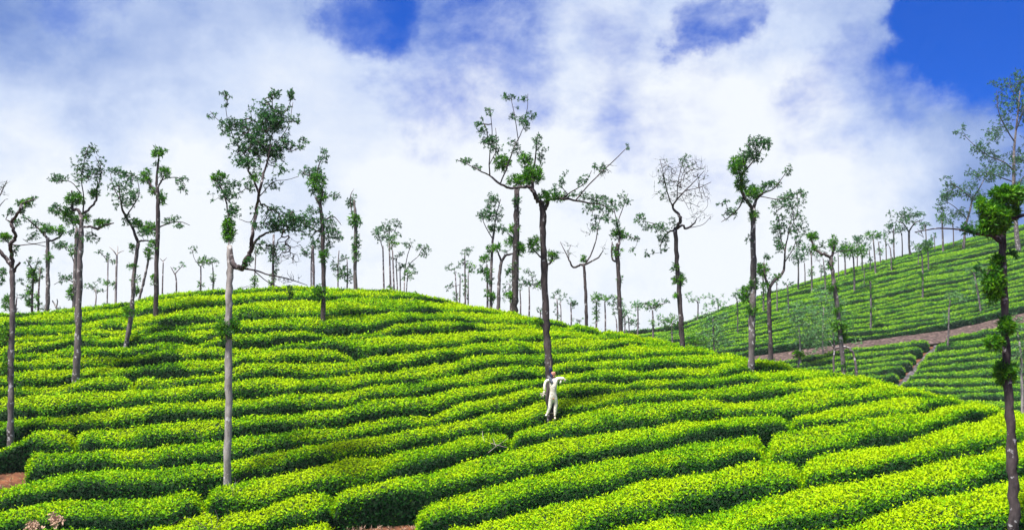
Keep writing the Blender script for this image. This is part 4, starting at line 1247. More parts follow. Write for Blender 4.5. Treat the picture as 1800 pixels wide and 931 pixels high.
make_tree('bent trunk curving right at its top beside the thick dark trunk', (876, 542), 53,
          [(876, 542, 7.5), (877, 500, 6.5), (880, 468, 6), (883, 455, 5.5)], [[(883, 457, 5), (891, 448, 4), (904, 446, 3)], [(881, 458, 4), (877, 448, 3), (874, 440, 2)], [(884, 453, 1.5), (888, 445, 1)]],
          [(873, 436, 7, 7, 'd', 1.4), (888, 442, 5, 4, 'o', .8), (899, 425, 7, 8, 'd', .8)], bark='m', group=GB, seed=67)
for i_, (x_, yb_, x2_, yt_, w_, bl_, lb_, r_) in enumerate([
    (897, 548, 896, 500, 2.4, [(897, 500, 6, 10, 'o', .7), (886, 515, 4, 16, 'o', .6)], 'wispy stem directly behind the thick dark trunk', 64),
    (915, 552, 914, 510, 2.8, [(914, 500, 7, 9, 'o', .7), (918, 495, 9, 6, 'o', .5)], 'thin stem just right of the thick dark trunk', 66),
    (930, 556, 930, 505, 3.2, [(932, 497, 19, 7, 'o', .9), (925, 482, 14, 7, 'o', .6), (946, 500, 7, 8, 'd', .7)], 'flat-topped stem left of the scarecrow\'s tree at the skyline', 62),
    (950, 560, 949, 548, 2.0, [(950, 545, 5, 9, 'o', .5)], 'tiny sapling left of the scarecrow\'s trunk at the skyline', 66),
    (980, 568, 979, 525, 3.0, [(979, 515, 8, 9, 'o', .8), (980, 540, 5, 18, 'o', .5)], 'small tree first to the right of the scarecrow\'s trunk behind the skyline', 82),
    (986, 568, 985, 530, 2.2, [(988, 520, 7, 7, 'o', .6)], 'thin companion right of the first small tree past the scarecrow\'s trunk', 86),
    (1004, 571, 1003, 532, 3.0, [(1003, 527, 8, 12, 'o', .7), (1010, 535, 8, 4, 'o', .6)], 'small tree with a side spray, left of the forked bare-limbed one', 84),
    (1019, 574, 1018, 562, 1.8, [(1015, 563, 8, 5, 'o', .6)], 'low shrub-like tree at the foot of the forked bare-limbed trunk', 86),
    (1048, 578, 1048, 530, 3.6, [(1048, 524, 7, 8, 'd', .8), (1048, 550, 4, 20, 'd', .6)], 'bright green column-like tree right of the forked bare-limbed trunk', 80),
    (1064, 581, 1063, 530, 3.2, [(1062, 523, 12, 6, 'd', .8), (1072, 528, 9, 8, 'o', .6)], 'small tree with a bright cap left of the dark trunk with curling vine', 82),
    (1084, 583, 1083, 560, 2.6, [(1083, 540, 5, 18, 'o', .8), (1086, 525, 6, 6, 'd', .6)], 'leaf-wrapped stem just left of the dark trunk above the saddle', 78),
    (1098, 585, 1098, 552, 2.4, [(1098, 540, 10, 9, 'o', .7), (1096, 560, 5, 10, 'd', .5)], 'narrow tree right after the dark trunk above the saddle', 92),
    (1106, 587, 1104, 556, 2.2, [(1108, 549, 13, 8, 'o', .8), (1112, 568, 10, 6, 'd', .7)], 'bushy little tree in the saddle with a bright lower tuft', 96),
    (1121, 591, 1121, 535, 3.0, [(1126, 538, 14, 11, 'o', .7), (1116, 532, 8, 4, 'o', .6)], 'straight pale stem with a light open head in the saddle', 90),
    (1148, 593, 1147, 545, 3.6, [(1147, 537, 14, 7, 'd', .7), (1166, 533, 12, 6, 'o', .7), (1130, 534, 12, 6, 'o', .7), (1147, 570, 3, 8, 'd', .5)], 'umbrella-topped tree in the saddle left of the half-bare dark tree', 92)]):
    lm_ = []
    if i_ == 14:
        lm_ = [[(1148, 542, 2.5), (1157, 536, 2), (1172, 532, 1)], [(1147, 542, 2.5), (1138, 535, 2), (1124, 532, 1)]]
    make_tree(lb_, (x_, yb_), r_, [(x_, yb_ + 2, w_), ((x_ + x2_) / 2 + .6, (yb_ + yt_) / 2, w_ * .9), (x2_, yt_, w_ * .75)], lm_, bl_, bark='m', group=GB, seed=70 + i_, fol='p' if i_ in (11, 12, 13) else 'n')
make_tree('forked trunk with a long bare limb on its left and a thin leafy fan above', (1031, 573), 52,
          [(1031, 574, 6.5), (1030, 530, 6), (1028, 490, 5.5), (1026, 464, 5)],
          [[(1026, 466, 4.5), (1018, 466, 4), (1008, 470, 3.5), (1002, 460, 3), (996, 447, 2), (985, 425, 1)], [(1027, 465, 4), (1038, 460, 3), (1052, 452, 2.5), (1060, 440, 1.5)], [(1030, 462, 3), (1040, 445, 2.5), (1048, 420, 2), (1052, 395, 1.5), (1062, 370, 1)], [(1000, 455, 1.5), (1000, 440, 1), (1004, 430, .8)]],
          [(1045, 395, 16, 16, 'o', .5), (1040, 360, 18, 14, 'o', .5), (1052, 372, 16, 18, 'o', .4), (1000, 440, 18, 18, 'b', .35), (1026, 456, 6, 5, 'd', 1), (1030, 405, 10, 12, 'b', .6), (1062, 440, 9, 10, 'b', .6)], bark='d', group=GB, seed=90)
make_tree('dark trunk above the saddle with a thick tufted elbow and an airy crown', (1091, 585), 50,
          [(1091, 586, 8.5), (1089, 530, 8), (1087, 480, 8), (1085, 445, 8.5), (1086, 428, 7)],
          [[(1086, 432, 5), (1090, 415, 4), (1085, 395, 2.5), (1080, 370, 1.5)], [(1084, 460, 4), (1077, 456, 3.5), (1075, 443, 3), (1076, 425, 2)], [(1088, 414, 2), (1102, 414, 1.5), (1118, 420, 1)], [(1084, 395, 2), (1095, 365, 1.5), (1104, 340, 1)]],
          [(1088, 412, 15, 9, 'd', 1.2), (1080, 392, 10, 10, 'o', .8), (1072, 362, 14, 14, 'o', .8), (1095, 352, 14, 14, 'o', .7), (1108, 418, 12, 7, 'o', .8), (1068, 385, 10, 12, 'o', .6), (1084, 442, 8, 10, 'd', .7), (1112, 440, 8, 10, 'o', .3), (1091, 490, 5, 5, 'd', .3)], bark='d', group=GB, seed=91)
make_tree('dark trunk right of the stout antlered one, its limb bending into a tall fan', (1354, 637), 43,
          [(1355, 638, 9), (1354, 590, 8.5), (1352, 540, 8), (1352, 505, 8)],
          [[(1352, 508, 6), (1347, 494, 5), (1343, 478, 4), (1343, 462, 3)], [(1353, 505, 6), (1362, 492, 5.5), (1374, 482, 5), (1379, 466, 4), (1380, 440, 3), (1386, 410, 2), (1394, 370, 1)], [(1380, 445, 2), (1372, 415, 1.5), (1368, 380, 1)], [(1380, 460, 2), (1395, 435, 1.5), (1405, 400, 1)], [(1384, 415, 1.5), (1402, 370, 1.2), (1400, 335, 1)]],
          [(1370, 400, 18, 32, 'o', .6), (1395, 360, 22, 26, 'o', .7), (1402, 395, 18, 24, 'o', .65), (1375, 360, 18, 20, 'o', .6), (1340, 475, 11, 12, 'd', .9), (1350, 455, 9, 9, 'o', .7), (1376, 432, 14, 18, 'o', .6), (1400, 430, 12, 14, 'o', .5), (1410, 340, 10, 12, 'o', .7), (1345, 500, 6, 7, 'd', .7), (1367, 487, 6, 6, 'd', .6)], bark='d', group=GN, seed=92)
make_tree('speckled trunk with bright tufts up its stem and one long limb raised left', (1483, 658), 42,
          [(1484, 660, 9), (1480, 620, 8.5), (1474, 560, 8), (1468, 510, 7.5), (1462, 470, 7.5), (1461, 452, 7)],
          [[(1461, 452, 6), (1452, 448, 5.5), (1442, 445, 5), (1432, 436, 4), (1427, 425, 3.5), (1424, 414, 3)], [(1461, 452, 5), (1465, 440, 4), (1465, 424, 2)], [(1462, 448, 2), (1474, 442, 1.5), (1492, 440, 1)], [(1462, 470, 2), (1457, 462, 2), (1455, 455, 1)]],
          [(1427, 416, 9, 8, 'd', 1.6), (1464, 428, 7, 13, 'd', 1.0), (1434, 435, 8, 8, 'd', .4), (1443, 432, 8, 10, 'o', .4), (1465, 507, 10, 8, 'd', 1.2), (1471, 545, 8, 9, 'd', 1.0), (1475, 572, 13, 9, 'd', 1.4), (1481, 592, 8, 10, 'd', 1.0), (1482, 640, 6, 12, 'd', .4), (1459, 468, 6, 6, 'd', .6)], bark='m', group=GN, seed=93)
make_tree('crooked dead trunk bent over in an arch at the edge of the near hill', (1506, 664), 46,
          [(1507, 668, 5), (1504, 640, 4.6), (1499, 619, 4.4), (1494, 613, 3.6)], [[(1496, 613, 4.5), (1484, 609, 4), (1468, 612, 4)]], [(1506, 620, 6, 6, 'f', .5), (1505, 600, 10, 7, 'f', .5)], bark='m', name='dead_tree', cat='dead tree', group=GN, seed=94)
make_tree('thin grey dead stem left of the speckled trunk, tangled with the dead arch', (1465, 655), 50,
          [(1467, 662, 4), (1465, 635, 3.5), (1467, 610, 3), (1464, 585, 2)], [[(1466, 612, 2), (1458, 598, 1)]], [(1466, 585, 10, 16, 'f', .4)], bark='m', name='dead_tree', cat='dead tree', group=GN, seed=95)
make_tree('short pollard stub with a bushy head at the skyline between two dark trunks', (1403, 646), 46,
          [(1403, 650, 4), (1404, 638, 3.5), (1405, 628, 3)], [[(1405, 630, 2), (1411, 622, 1.5)]], [(1404, 624, 10, 7, 'd', 1)], bark='g', group=GN, seed=96)
make_tree('pale feathery tree behind the near right trunk, cut by the right edge', (1797, 692), 60,
          [(1797, 694, 5.5), (1796, 640, 4.5), (1792, 600, 3.5)], [[(1793, 605, 2), (1785, 570, 1)]], [(1794, 600, 13, 26, 'f', .8), (1786, 565, 11, 16, 'f', .5), (1798, 640, 14, 26, 'f', .5), (1785, 625, 10, 14, 'f', .6)], bark='g', group=GF, seed=97)

# --- valley and far slope
make_tree('blue-green feathery tree in the valley below the track, left of the speckled trunk', (1407, 630), 92,
          [(1407, 634, 3.6), (1406, 600, 3), (1404, 570, 2.5)], [], [(1418, 565, 26, 30, 'f', 1), (1410, 595, 22, 18, 'f', .8), (1430, 600, 20, 22, 'f', .8), (1395, 550, 16, 22, 'f', .7)], bark='g', group=GF, seed=98, fol='p')
make_tree('light green feathery tree reaching up behind the speckled trunk', (1447, 626), 95,
          [(1447, 628, 3), (1446, 590, 2.5), (1448, 540, 2)], [], [(1450, 530, 28, 26, 'f', 1), (1455, 565, 26, 22, 'f', .8), (1440, 590, 22, 18, 'f', .7), (1470, 540, 16, 22, 'f', .7)], bark='g', group=GF, seed=99)
make_tree('airy pale tree in the saddle left of the stout antlered trunk', (1254, 618), 90,
          [(1256, 622, 3.6), (1254, 590, 3), (1253, 560, 2.5)], [], [(1252, 560, 26, 14, 'f', .8), (1252, 585, 30, 18, 'f', .6), (1268, 600, 22, 16, 'f', .5), (1238, 600, 18, 14, 'f', .5)], bark='m', group=GF, seed=100)
make_tree('dark-topped small tree on the low ridge left of the airy pale tree', (1182, 600), 84,
          [(1182, 602, 3), (1181, 580, 2.6), (1181, 562, 2.2)], [], [(1181, 565, 13, 10, 'd', .8), (1172, 572, 12, 8, 'f', .6), (1160, 560, 12, 8, 'f', .6)], bark='m', group=GF, seed=101)
make_tree('rounded green shrub on the low ridge right of the half-bare dark tree', (1222, 606), 80,
          [(1222, 607, 2.5), (1222, 602, 2), (1222, 598, 1.5)], [], [(1222, 598, 19, 8, 'd', 1.1), (1210, 602, 9, 6, 'd', .7)], bark='m', name='shrub', cat='shrub', group='shrubs in the saddle', seed=102)
make_tree('tall open-crowned tree at the right edge rising high above the far skyline', (1790, 440), 'far',
          [(1791, 444, 10), (1786, 400, 8.5), (1783, 350, 7.5), (1782, 300, 6), (1783, 260, 4.5), (1788, 210, 3), (1793, 160, 2)],
          [[(1783, 300, 3), (1765, 285, 2.5), (1740, 275, 2), (1720, 262, 1.5), (1695, 238, 1)], [(1784, 250, 2.5), (1768, 225, 2), (1755, 195, 1.5), (1752, 160, 1)], [(1782, 320, 2.5), (1760, 312, 2), (1735, 302, 1)], [(1786, 230, 2), (1800, 190, 1.5), (1806, 150, 1)], [(1783, 330, 2.5), (1800, 310, 2), (1818, 290, 1)], [(1790, 180, 1.5), (1775, 150, 1)]],
          [(1755, 225, 22, 22, 'o', 1), (1745, 262, 26, 18, 'o', .8), (1770, 180, 20, 24, 'o', 1), (1758, 150, 16, 14, 'o', .8), (1785, 140, 14, 26, 'o', 1), (1800, 200, 18, 40, 'o', .9), (1722, 262, 20, 12, 'o', .8), (1692, 230, 12, 9, 'o', 1), (1708, 300, 14, 7, 'o', .5), (1770, 290, 24, 18, 'o', .7), (1795, 270, 18, 26, 'o', .8), (1740, 300, 18, 9, 'o', .5), (1790, 330, 16, 12, 'o', .5)], bark='m', group=GC, seed=103, dens=1.0)
make_tree('broad airy tree on the far skyline left of the near right trunk\'s head', (1693, 436), 'far',
          [(1694, 438, 4.5), (1697, 400, 4), (1705, 370, 3.5), (1710, 345, 3)], [[(1709, 350, 2.5), (1692, 335, 2), (1672, 322, 1.5)], [(1710, 348, 2.5), (1722, 330, 2), (1735, 305, 1)], [(1700, 385, 2), (1680, 365, 1.5), (1665, 355, 1)]],
          [(1690, 340, 26, 16, 'o', 1), (1672, 320, 18, 9, 'o', .9), (1722, 315, 20, 16, 'o', 1), (1740, 292, 14, 8, 'o', .8), (1712, 350, 20, 14, 'o', .8), (1685, 375, 20, 14, 'o', .7), (1705, 330, 14, 10, 'o', .7), (1660, 345, 12, 8, 'o', .6), (1705, 395, 14, 10, 'o', .4)], bark='m', group=GC, seed=104)
make_tree('umbrella-headed tree on the far skyline, its dark head widest of its neighbours', (1599, 449), 'far',
          [(1600, 450, 4.5), (1598, 430, 4), (1598, 405, 3.8)], [[(1598, 408, 3), (1588, 393, 2), (1575, 388, 1)], [(1598, 406, 3), (1608, 392, 2), (1622, 386, 1)]],
          [(1597, 388, 18, 11, 'o', 1.1), (1580, 383, 13, 8, 'o', .9), (1614, 380, 14, 9, 'o', .8), (1600, 372, 16, 7, 'o', .7)], bark='m', group=GC, seed=105)
make_tree('slim dark tree at the far skyline left of the umbrella-headed one', (1572, 456), 'far',
          [(1572, 457, 3), (1571, 430, 2.8), (1571, 402, 2.4)], [], [(1570, 390, 13, 12, 'o', 1), (1565, 378, 8, 6, 'o', .7)], bark='m', group=GC, seed=106)
make_tree('slender tree with a bright head on the far skyline under the long thin limb', (1658, 442), 'far',
          [(1658, 442, 3.8), (1657, 415, 3.4), (1656, 385, 3)], [], [(1655, 382, 9, 9, 'd', .9), (1655, 355, 18, 13, 'o', .8), (1648, 368, 12, 8, 'o', .6), (1660, 340, 10, 7, 'o', .5)], bark='m', group=GC, seed=107)
FARTREES = [
    (1226, 560, 1227, 530, 3.0, [(1225, 527, 16, 5, 'f', 1), (1212, 519, 8, 4, 'f', .7), (1240, 520, 10, 4, 'f', .7)], 'flat-headed pale tree on the far skyline right of the half-bare dark tree'),
    (1262, 548, 1262, 530, 2.4, [(1262, 528, 16, 10, 'f', .8), (1246, 538, 10, 10, 'f', .6)], 'wispy pale tree where the far skyline begins to climb'),
    (1297, 584, 1295, 525, 2.6, [(1294, 518, 9, 8, 'o', .9), (1296, 550, 4, 20, 'o', .5)], 'thin tree with a small dark head left of the stout antlered trunk'),
    (1342, 546, 1341, 480, 3.4, [(1341, 480, 6, 8, 'o', .8), (1342, 515, 5, 14, 'o', .6)], 'thin bare-stemmed tree low on the far slope, just left of the dark fan tree'),
    (1366, 548, 1365, 495, 2.8, [(1365, 488, 8, 8, 'o', .7)], 'thin stem on the far slope just right of the dark fan tree'),
    (1386, 552, 1384, 500, 3.0, [(1383, 496, 10, 6, 'o', .6), (1385, 525, 3, 12, 'o', .5)], 'pale-footed thin tree on the far slope left of the blue-green feathery one'),
    (1403, 508, 1403, 455, 3.4, [(1402, 440, 14, 14, 'o', 1), (1398, 455, 12, 8, 'o', .8)], 'first leafy tree on the climbing far skyline'),
    (1427, 508, 1426, 445, 3.4, [(1424, 430, 10, 15, 'o', .9), (1430, 448, 9, 8, 'o', .7), (1427, 480, 4, 9, 'd', .6)], 'second leafy tree on the climbing far skyline, left of the raised limb'),
    (1443, 494, 1443, 465, 2.2, [(1438, 458, 5, 3, 'b', 1), (1444, 470, 4, 6, 'o', .4)], 'small crooked bare tree on the far skyline below the raised limb'),
    (1451, 505, 1447, 455, 2.8, [(1445, 448, 8, 7, 'o', .8), (1449, 478, 3, 8, 'o', .5)], 'thin leaning tree on the far skyline behind the raised limb'),
    (1474, 487, 1473, 445, 2.2, [(1472, 440, 6, 5, 'o', .5)], 'bare stick on the far skyline right of the speckled trunk\'s head'),
    (1486, 483, 1484, 440, 3.2, [(1482, 428, 12, 11, 'o', 1), (1484, 442, 9, 8, 'd', .7)], 'round-headed tree on the far skyline right of the speckled trunk\'s head'),
    (1502, 512, 1500, 450, 3.8, [(1500, 440, 17, 11, 'd', 1.2), (1490, 446, 10, 8, 'o', .8), (1500, 478, 4, 5, 'd', .8)], 'bright bushy-headed tree standing below the far skyline'),
    (1516, 477, 1514, 440, 3.0, [(1512, 425, 12, 10, 'o', 1), (1516, 445, 8, 8, 'd', .7)], 'leafy tree on the far skyline right of the bright bushy-headed one'),
    (1530, 475, 1528, 440, 2.6, [(1527, 432, 7, 8, 'o', .8), (1529, 455, 3, 6, 'o', .5)], 'thin tree left of the flat tufted pole on the far skyline'),
    (1539, 479, 1535, 420, 3.4, [(1534, 413, 12, 6, 'd', 1.0), (1528, 418, 8, 4, 'o', .7)], 'straight pole with a flat tufted cap on the far skyline'),
    (1548, 463, 1544, 425, 2.6, [(1544, 420, 6, 8, 'o', .6), (1547, 441, 6, 5, 'd', .7)], 'thin tree right of the flat-capped pole on the far skyline'),
    (1567, 473, 1565, 435, 3.0, [(1564, 428, 10, 7, 'o', .8), (1567, 462, 3, 6, 'd', .7)], 'thin tree just below the far skyline, left of the slim dark one'),
    (1519, 500, 1519, 470, 2.0, [(1519, 466, 6, 6, 'o', .6)], 'small thin tree below the far skyline, right of the bright bushy-headed one'),
    (1531, 578, 1530, 495, 4.2, [(1530, 492, 10, 5, 'd', 1.0), (1531, 512, 4, 7, 'd', .9), (1532, 540, 5, 7, 'd', .9), (1534, 560, 3, 6, 'd', .6)], 'pole with stacked tufts in the middle of the far slope, above the track'),
    (1622, 524, 1621, 450, 4.0, [(1620, 436, 12, 6, 'd', 1.0), (1632, 428, 8, 8, 'o', .8), (1608, 432, 8, 5, 'o', .8), (1621, 500, 4, 5, 'd', .8), (1620, 485, 4, 5, 'd', .6)], 'tufted tree with a forked head in the middle of the upper far slope'),
    (1632, 474, 1631, 440, 3.0, [(1630, 430, 10, 8, 'd', 1.0)], 'small tree with a bright head beside the forked-head tree on the far slope'),
    (1614, 466, 1614, 445, 1.8, [(1614, 442, 5, 4, 'o', .5)], 'faint little tree on the far skyline right of the umbrella-headed one'),
    (1666, 608, 1668, 540, 3.8, [(1676, 519, 18, 5, 'f', 1.1), (1665, 560, 7, 12, 'f', .8), (1688, 523, 18, 9, 'f', .6)], 'pale tree with a wide wispy head standing on the lower edge of the track'),
    (1724, 546, 1712, 480, 4.0, [(1708, 475, 14, 5, 'f', .8), (1715, 500, 9, 14, 'f', .6), (1722, 535, 6, 6, 'f', .8), (1730, 480, 12, 12, 'f', .5)], 'pale leaning tree above the track, left of the near right trunk'),
    (1322, 530, 1322, 492, 2.4, [(1322, 486, 8, 7, 'o', .8)], 'slim dark-headed tree on the far skyline just behind the stout antlered trunk'),
    (1415, 499, 1414, 462, 2.4, [(1414, 456, 8, 8, 'o', .8)], 'slim tree filling the gap between the first two leafy trees of the far skyline'),
    (1462, 487, 1461, 462, 2.0, [(1460, 458, 8, 6, 'o', .8)], 'low tree on the far skyline directly behind the speckled trunk'),
    (1507, 470, 1506, 430, 2.4, [(1505, 424, 9, 8, 'o', .9)], 'slim tree on the far skyline behind the bright bushy-headed one'),
    (1558, 459, 1556, 418, 2.4, [(1555, 412, 9, 8, 'o', .9)], 'slim tree on the far skyline between the flat-capped pole and the slim dark tree'),
    (1586, 452, 1585, 410, 2.6, [(1584, 402, 12, 9, 'o', .9)], 'leafy tree on the far skyline touching the left side of the umbrella head'),
    (1628, 441, 1627, 400, 2.6, [(1626, 392, 14, 9, 'o', .9)], 'leafy tree on the far skyline touching the right side of the umbrella head'),
    (1676, 431, 1675, 395, 2.4, [(1674, 388, 14, 10, 'o', .9)], 'leafy tree on the far skyline just left of the broad airy one'),
    (1737, 414, 1736, 375, 2.6, [(1735, 366, 16, 12, 'o', .9)], 'leafy tree on the far skyline behind the near right trunk\'s head'),
    (1692, 437, 1691, 425, 1.8, [(1691, 424, 7, 5, 'f', .7)], 'tiny bush-headed sapling on the far skyline under the broad airy tree'),
    (1643, 440, 1642, 415, 1.8, [(1642, 412, 6, 6, 'o', .6)], 'thin sapling on the far skyline left of the slender bright-headed tree'),
]
for i_, (x_, yb_, x2_, yt_, w_, bl_, lb_) in enumerate(FARTREES):
    lx_ = [[(x2_, yt_ + 4, w_ * .5), ((x2_ + bl_[0][0]) / 2 - 2, (yt_ + bl_[0][1]) / 2, w_ * .4), (bl_[0][0] - bl_[0][2] * .5, bl_[0][1], 0.8)]] if bl_[0][2] > 9 else []
    make_tree(lb_, (x_, yb_), 'far', [(x_, yb_ + 1, w_), ((x_ + x2_) / 2 + .5, (yb_ + yt_) / 2, w_ * .85), (x2_, yt_, w_ * .7)], lx_, bl_, bark='m', group=GC if yb_ < 510 else GF, seed=120 + i_)
print('TREES', TREE_N)
# ------------------------------------------------------------------ scarecrow tied to the tall trunk
M_SUIT = noise_mat('white_cloth', (0.52, 0.48, 0.42), (0.78, 0.74, 0.67), scale=9.0, bump=1.0, rough=0.85)
M_SKIN = noise_mat('pink_cloth_face', (0.45, 0.19, 0.13), (0.55, 0.26, 0.19), scale=20.0, bump=0.2)
M_NAVY = noise_mat('navy_cloth', (0.012, 0.016, 0.06), (0.03, 0.035, 0.11), scale=20.0, bump=0.4)
M_GREY = noise_mat('checked_grey_scarf', (0.02, 0.025, 0.05), (0.20, 0.21, 0.26), scale=60.0, bump=0.4, lo=0.42, hi=0.58)
M_STAIN = noise_mat('rust_stained_cloth', (0.30, 0.10, 0.04), (0.50, 0.26, 0.16), scale=30.0, bump=0.3)
M_STRAW = noise_mat('dirty_straw', (0.28, 0.25, 0.19), (0.52, 0.49, 0.42), scale=30.0, bump=0.5)


def skin_mesh(name, pts, edges, radii, mat, parent, sub=2, root=0):
    me = bpy.data.meshes.new(name)
    me.from_pydata([tuple(p) for p in pts], edges, [])
    o = bpy.data.objects.new(name, me)
    COL.objects.link(o)
    o.parent = parent
    me.materials.append(mat)
    sk = o.modifiers.new('skin', 'SKIN')
    sk.use_smooth_shade = True
    if not me.skin_vertices:
        bpy.context.view_layer.objects.active = o
    layer = me.skin_vertices[0] if me.skin_vertices else None
    if layer:
        for i, r in enumerate(radii):
            layer.data[i].radius = (r, r * 0.9) if isinstance(r, (int, float)) else r
            layer.data[i].use_root = (i == root)
    ss = o.modifiers.new('subsurf', 'SUBSURF')
    ss.levels = ss.render_levels = sub
    return o


def scarecrow():
    az, t = azt(969, 736)
    r = float(NEAR.r_at(float(az), float(t)))
    Yd = r * math.cos(float(az)) - 0.24
    s = Yd / F_PX
    x, y, z = ray(970, 736)
    k = Yd / y
    org = np.array([x * k, Yd, z * k])
    root = empty('scarecrow', org, 'white-suited scarecrow with pink head and navy cap tied to the tall trunk', 'scarecrow')

    def Q(px, py, dy=0.0):
        x, y, z = ray(px, py)
        kk = Yd / y
        return np.array([x * kk, Yd + dy, z * kk]) - org
    S = 1.0 / s

    def rr(px): return px * s
    # suit: one continuous surface, torso, arms and legs
    pts = [Q(972.5, 699), Q(972, 691), Q(972.5, 681), Q(973, 672), Q(971.5, 666),          # pelvis .. neck base
           Q(966, 667, -.02), Q(959.5, 670, -.06), Q(956.8, 678, -.10), Q(956.8, 686, -.14),    # left-hand arm, hanging
           Q(979, 665.5, -.02), Q(984.5, 664.5, -.08), Q(992, 666, -.14),                      # right-hand arm, held out
           Q(968, 704), Q(966.5, 713), Q(963.8, 722, -.03), Q(961, 728, -.06),              # left-hand leg
           Q(977, 704), Q(976.8, 714), Q(975.8, 724, -.02), Q(975.2, 732, -.04)]             # right-hand leg
    edges = [(0, 1), (1, 2), (2, 3), (3, 4), (3, 5), (5, 6), (6, 7), (7, 8), (3, 9), (9, 10), (10, 11), (0, 12), (12, 13), (13, 14), (14, 15), (0, 16), (16, 17), (17, 18), (18, 19)]
    rad = [(rr(8.4), rr(6)), (rr(7.4), rr(6)), (rr(9.2), rr(6.4)), (rr(9.0), rr(5.8)), (rr(4.2), rr(3.6)), rr(4.2), rr(3.2), rr(2.8), rr(2.0), rr(4.4), rr(3.6), rr(3.2),
           rr(4.9), rr(4.2), rr(3.3), rr(2.2), rr(4.7), rr(4.0), rr(3.0), rr(2.1)]
    P = [tuple(p) for p in pts]
    skin_mesh('suit', P, edges, rad, M_SUIT, root)
    # the cuff of the held-out sleeve hangs down
    skin_mesh('sleeve_cuff', [tuple(Q(987, 667, -.1)), tuple(Q(985.5, 671, -.11)), tuple(Q(984, 674, -.11))], [(0, 1), (1, 2)], [rr(2.6), rr(2.0), rr(1.0)], M_SUIT, root)
    # feet: bare boards of cloth
    skin_mesh('foot', [tuple(Q(961, 728, -.06)), tuple(Q(960, 729, -.12)), tuple(Q(959, 730, -.17))], [(0, 1), (1, 2)], [rr(2.2), rr(2.0), rr(1.3)], M_SUIT, root)
    skin_mesh('foot', [tuple(Q(975.3, 732.5, -.04)), tuple(Q(975.5, 734.5, -.09)), tuple(Q(975.5, 736, -.15))], [(0, 1), (1, 2)], [rr(2.0), rr(1.8), rr(1.2)], M_STRAW, root)
    # head with neck, nose, turned a little to the right
    head = skin_mesh('head', [tuple(Q(971.8, 663.5)), tuple(Q(972.3, 660, -.01)), tuple(Q(972.8, 656, -.03)), tuple(Q(972.8, 652.5, -.02)), tuple(Q(975.4, 656.6, -.10))],
                     [(0, 1), (1, 2), (2, 3), (2, 4)], [rr(2.6), rr(4.0), rr(5.2), rr(4.0), rr(1.3)], M_SKIN, root, root=2)
    for dx in (-1.2, 1.6):
        c = Q(973.4 + dx, 655.2, -.105)
        v, q, t_ = tube([c, c + np.array([0, -0.012, 0])], [0.011, 0.007], 8)
        mesh_obj('eye', v, q, t_, M_NAVY, head, smooth=True)
    # mouth: a stitched line
    v, q, t_ = tube([Q(972.3, 658.6, -.085), Q(973.6, 659.2, -.095), Q(975, 658.8, -.085)], [0.006, 0.008, 0.006], 6)
    mesh_obj('mouth', v, q, t_, M_NAVY, head, smooth=True)
    # cap and hanging cloth
    cap = skin_mesh('cap', [tuple(Q(967.6, 655.5, .03)), tuple(Q(967.6, 650, .02)), tuple(Q(967.0, 645.5, 0)), tuple(Q(970.8, 648.6, .01))], [(0, 1), (1, 2), (1, 3)], [rr(2.2), rr(3.2), rr(2.0), rr(2.4)], M_NAVY, root, root=1)
    skin_mesh('chin_cloth', [tuple(Q(968.2, 655, -.05)), tuple(Q(969, 660, -.07)), tuple(Q(970.5, 663, -.09))], [(0, 1), (1, 2)], [rr(2.0), rr(2.4), rr(2.0)], M_NAVY, root)
    skin_mesh('scarf', [tuple(Q(966.5, 662, -.09)), tuple(Q(967.5, 667, -.12)), tuple(Q(969.5, 671, -.13)), tuple(Q(972.5, 672.5, -.13))], [(0, 1), (1, 2), (2, 3)], [(rr(2.6), rr(1.6)), (rr(3.8), rr(1.8)), (rr(3.6), rr(1.6)), (rr(1.6), rr(1.2))], M_GREY, root)
    # straw-stuffed glove: palm and five fingers
    palm = skin_mesh('glove', [tuple(Q(956.8, 686, -.14)), tuple(Q(956, 690, -.15)), tuple(Q(954.8, 693.5, -.16))], [(0, 1), (1, 2)], [rr(2.0), rr(2.8), rr(2.6)], M_STRAW, root)
    for fx, fy, ln in ((949, 691, 1.0), (949.3, 694.5, 1.1), (951.5, 697.5, 1.1), (954.5, 698.8, 1.0), (959, 693.5, .9)):
        a = Q(954.6, 692.5, -.16)
        b = Q(fx, fy, -.2)
        m = (a + b) / 2 + np.array([0, -0.03, 0.01])
        v, q, t_ = tube([a, m, b], [rr(1.0), rr(0.9), rr(0.6)], 7)
        mesh_obj('finger', v, q, t_, M_STRAW, palm, smooth=True)
    # hand stump at the end of the held-out arm
    hand = skin_mesh('glove', [tuple(Q(991, 666, -.14)), tuple(Q(993, 667, -.15)), tuple(Q(993.5, 668.5, -.15))], [(0, 1), (1, 2)], [rr(2.0), rr(1.6), rr(1.0)], M_STRAW, root)
    for fx, fy in ((994.5, 668.5), (993.5, 670), (992.3, 670.4), (991, 670), (995, 666.2)):
        v, q, t_ = tube([Q(992.5, 667.3, -.15), (Q(992.5, 667.3, -.17) + Q(fx, fy, -.17)) / 2, Q(fx, fy, -.16)], [rr(.7), rr(.6), rr(.45)], 6)
        mesh_obj('finger', v, q, t_, M_STRAW, hand, smooth=True)
    # belt-line stain, button and the cross board at the ankles
    st = skin_mesh('stained_patch', [tuple(Q(972.2, 699, -.085)), tuple(Q(973.6, 702.2, -.088))], [(0, 1)], [(rr(3.6), rr(2.3)), (rr(2.3), rr(2.1))], M_STAIN, root)
    v, q, t_ = tube([Q(974, 679.6, -.115), Q(974, 679.6, -.135)], [0.02, 0.016], 8)
    mesh_obj('button', v, q, t_, M_STAIN, root, smooth=True)
    v, q, t_ = tube([Q(963.5, 726.5, .03), Q(972, 725.5, .03), Q(980.5, 724, .03)], [0.022, 0.024, 0.02], 6)
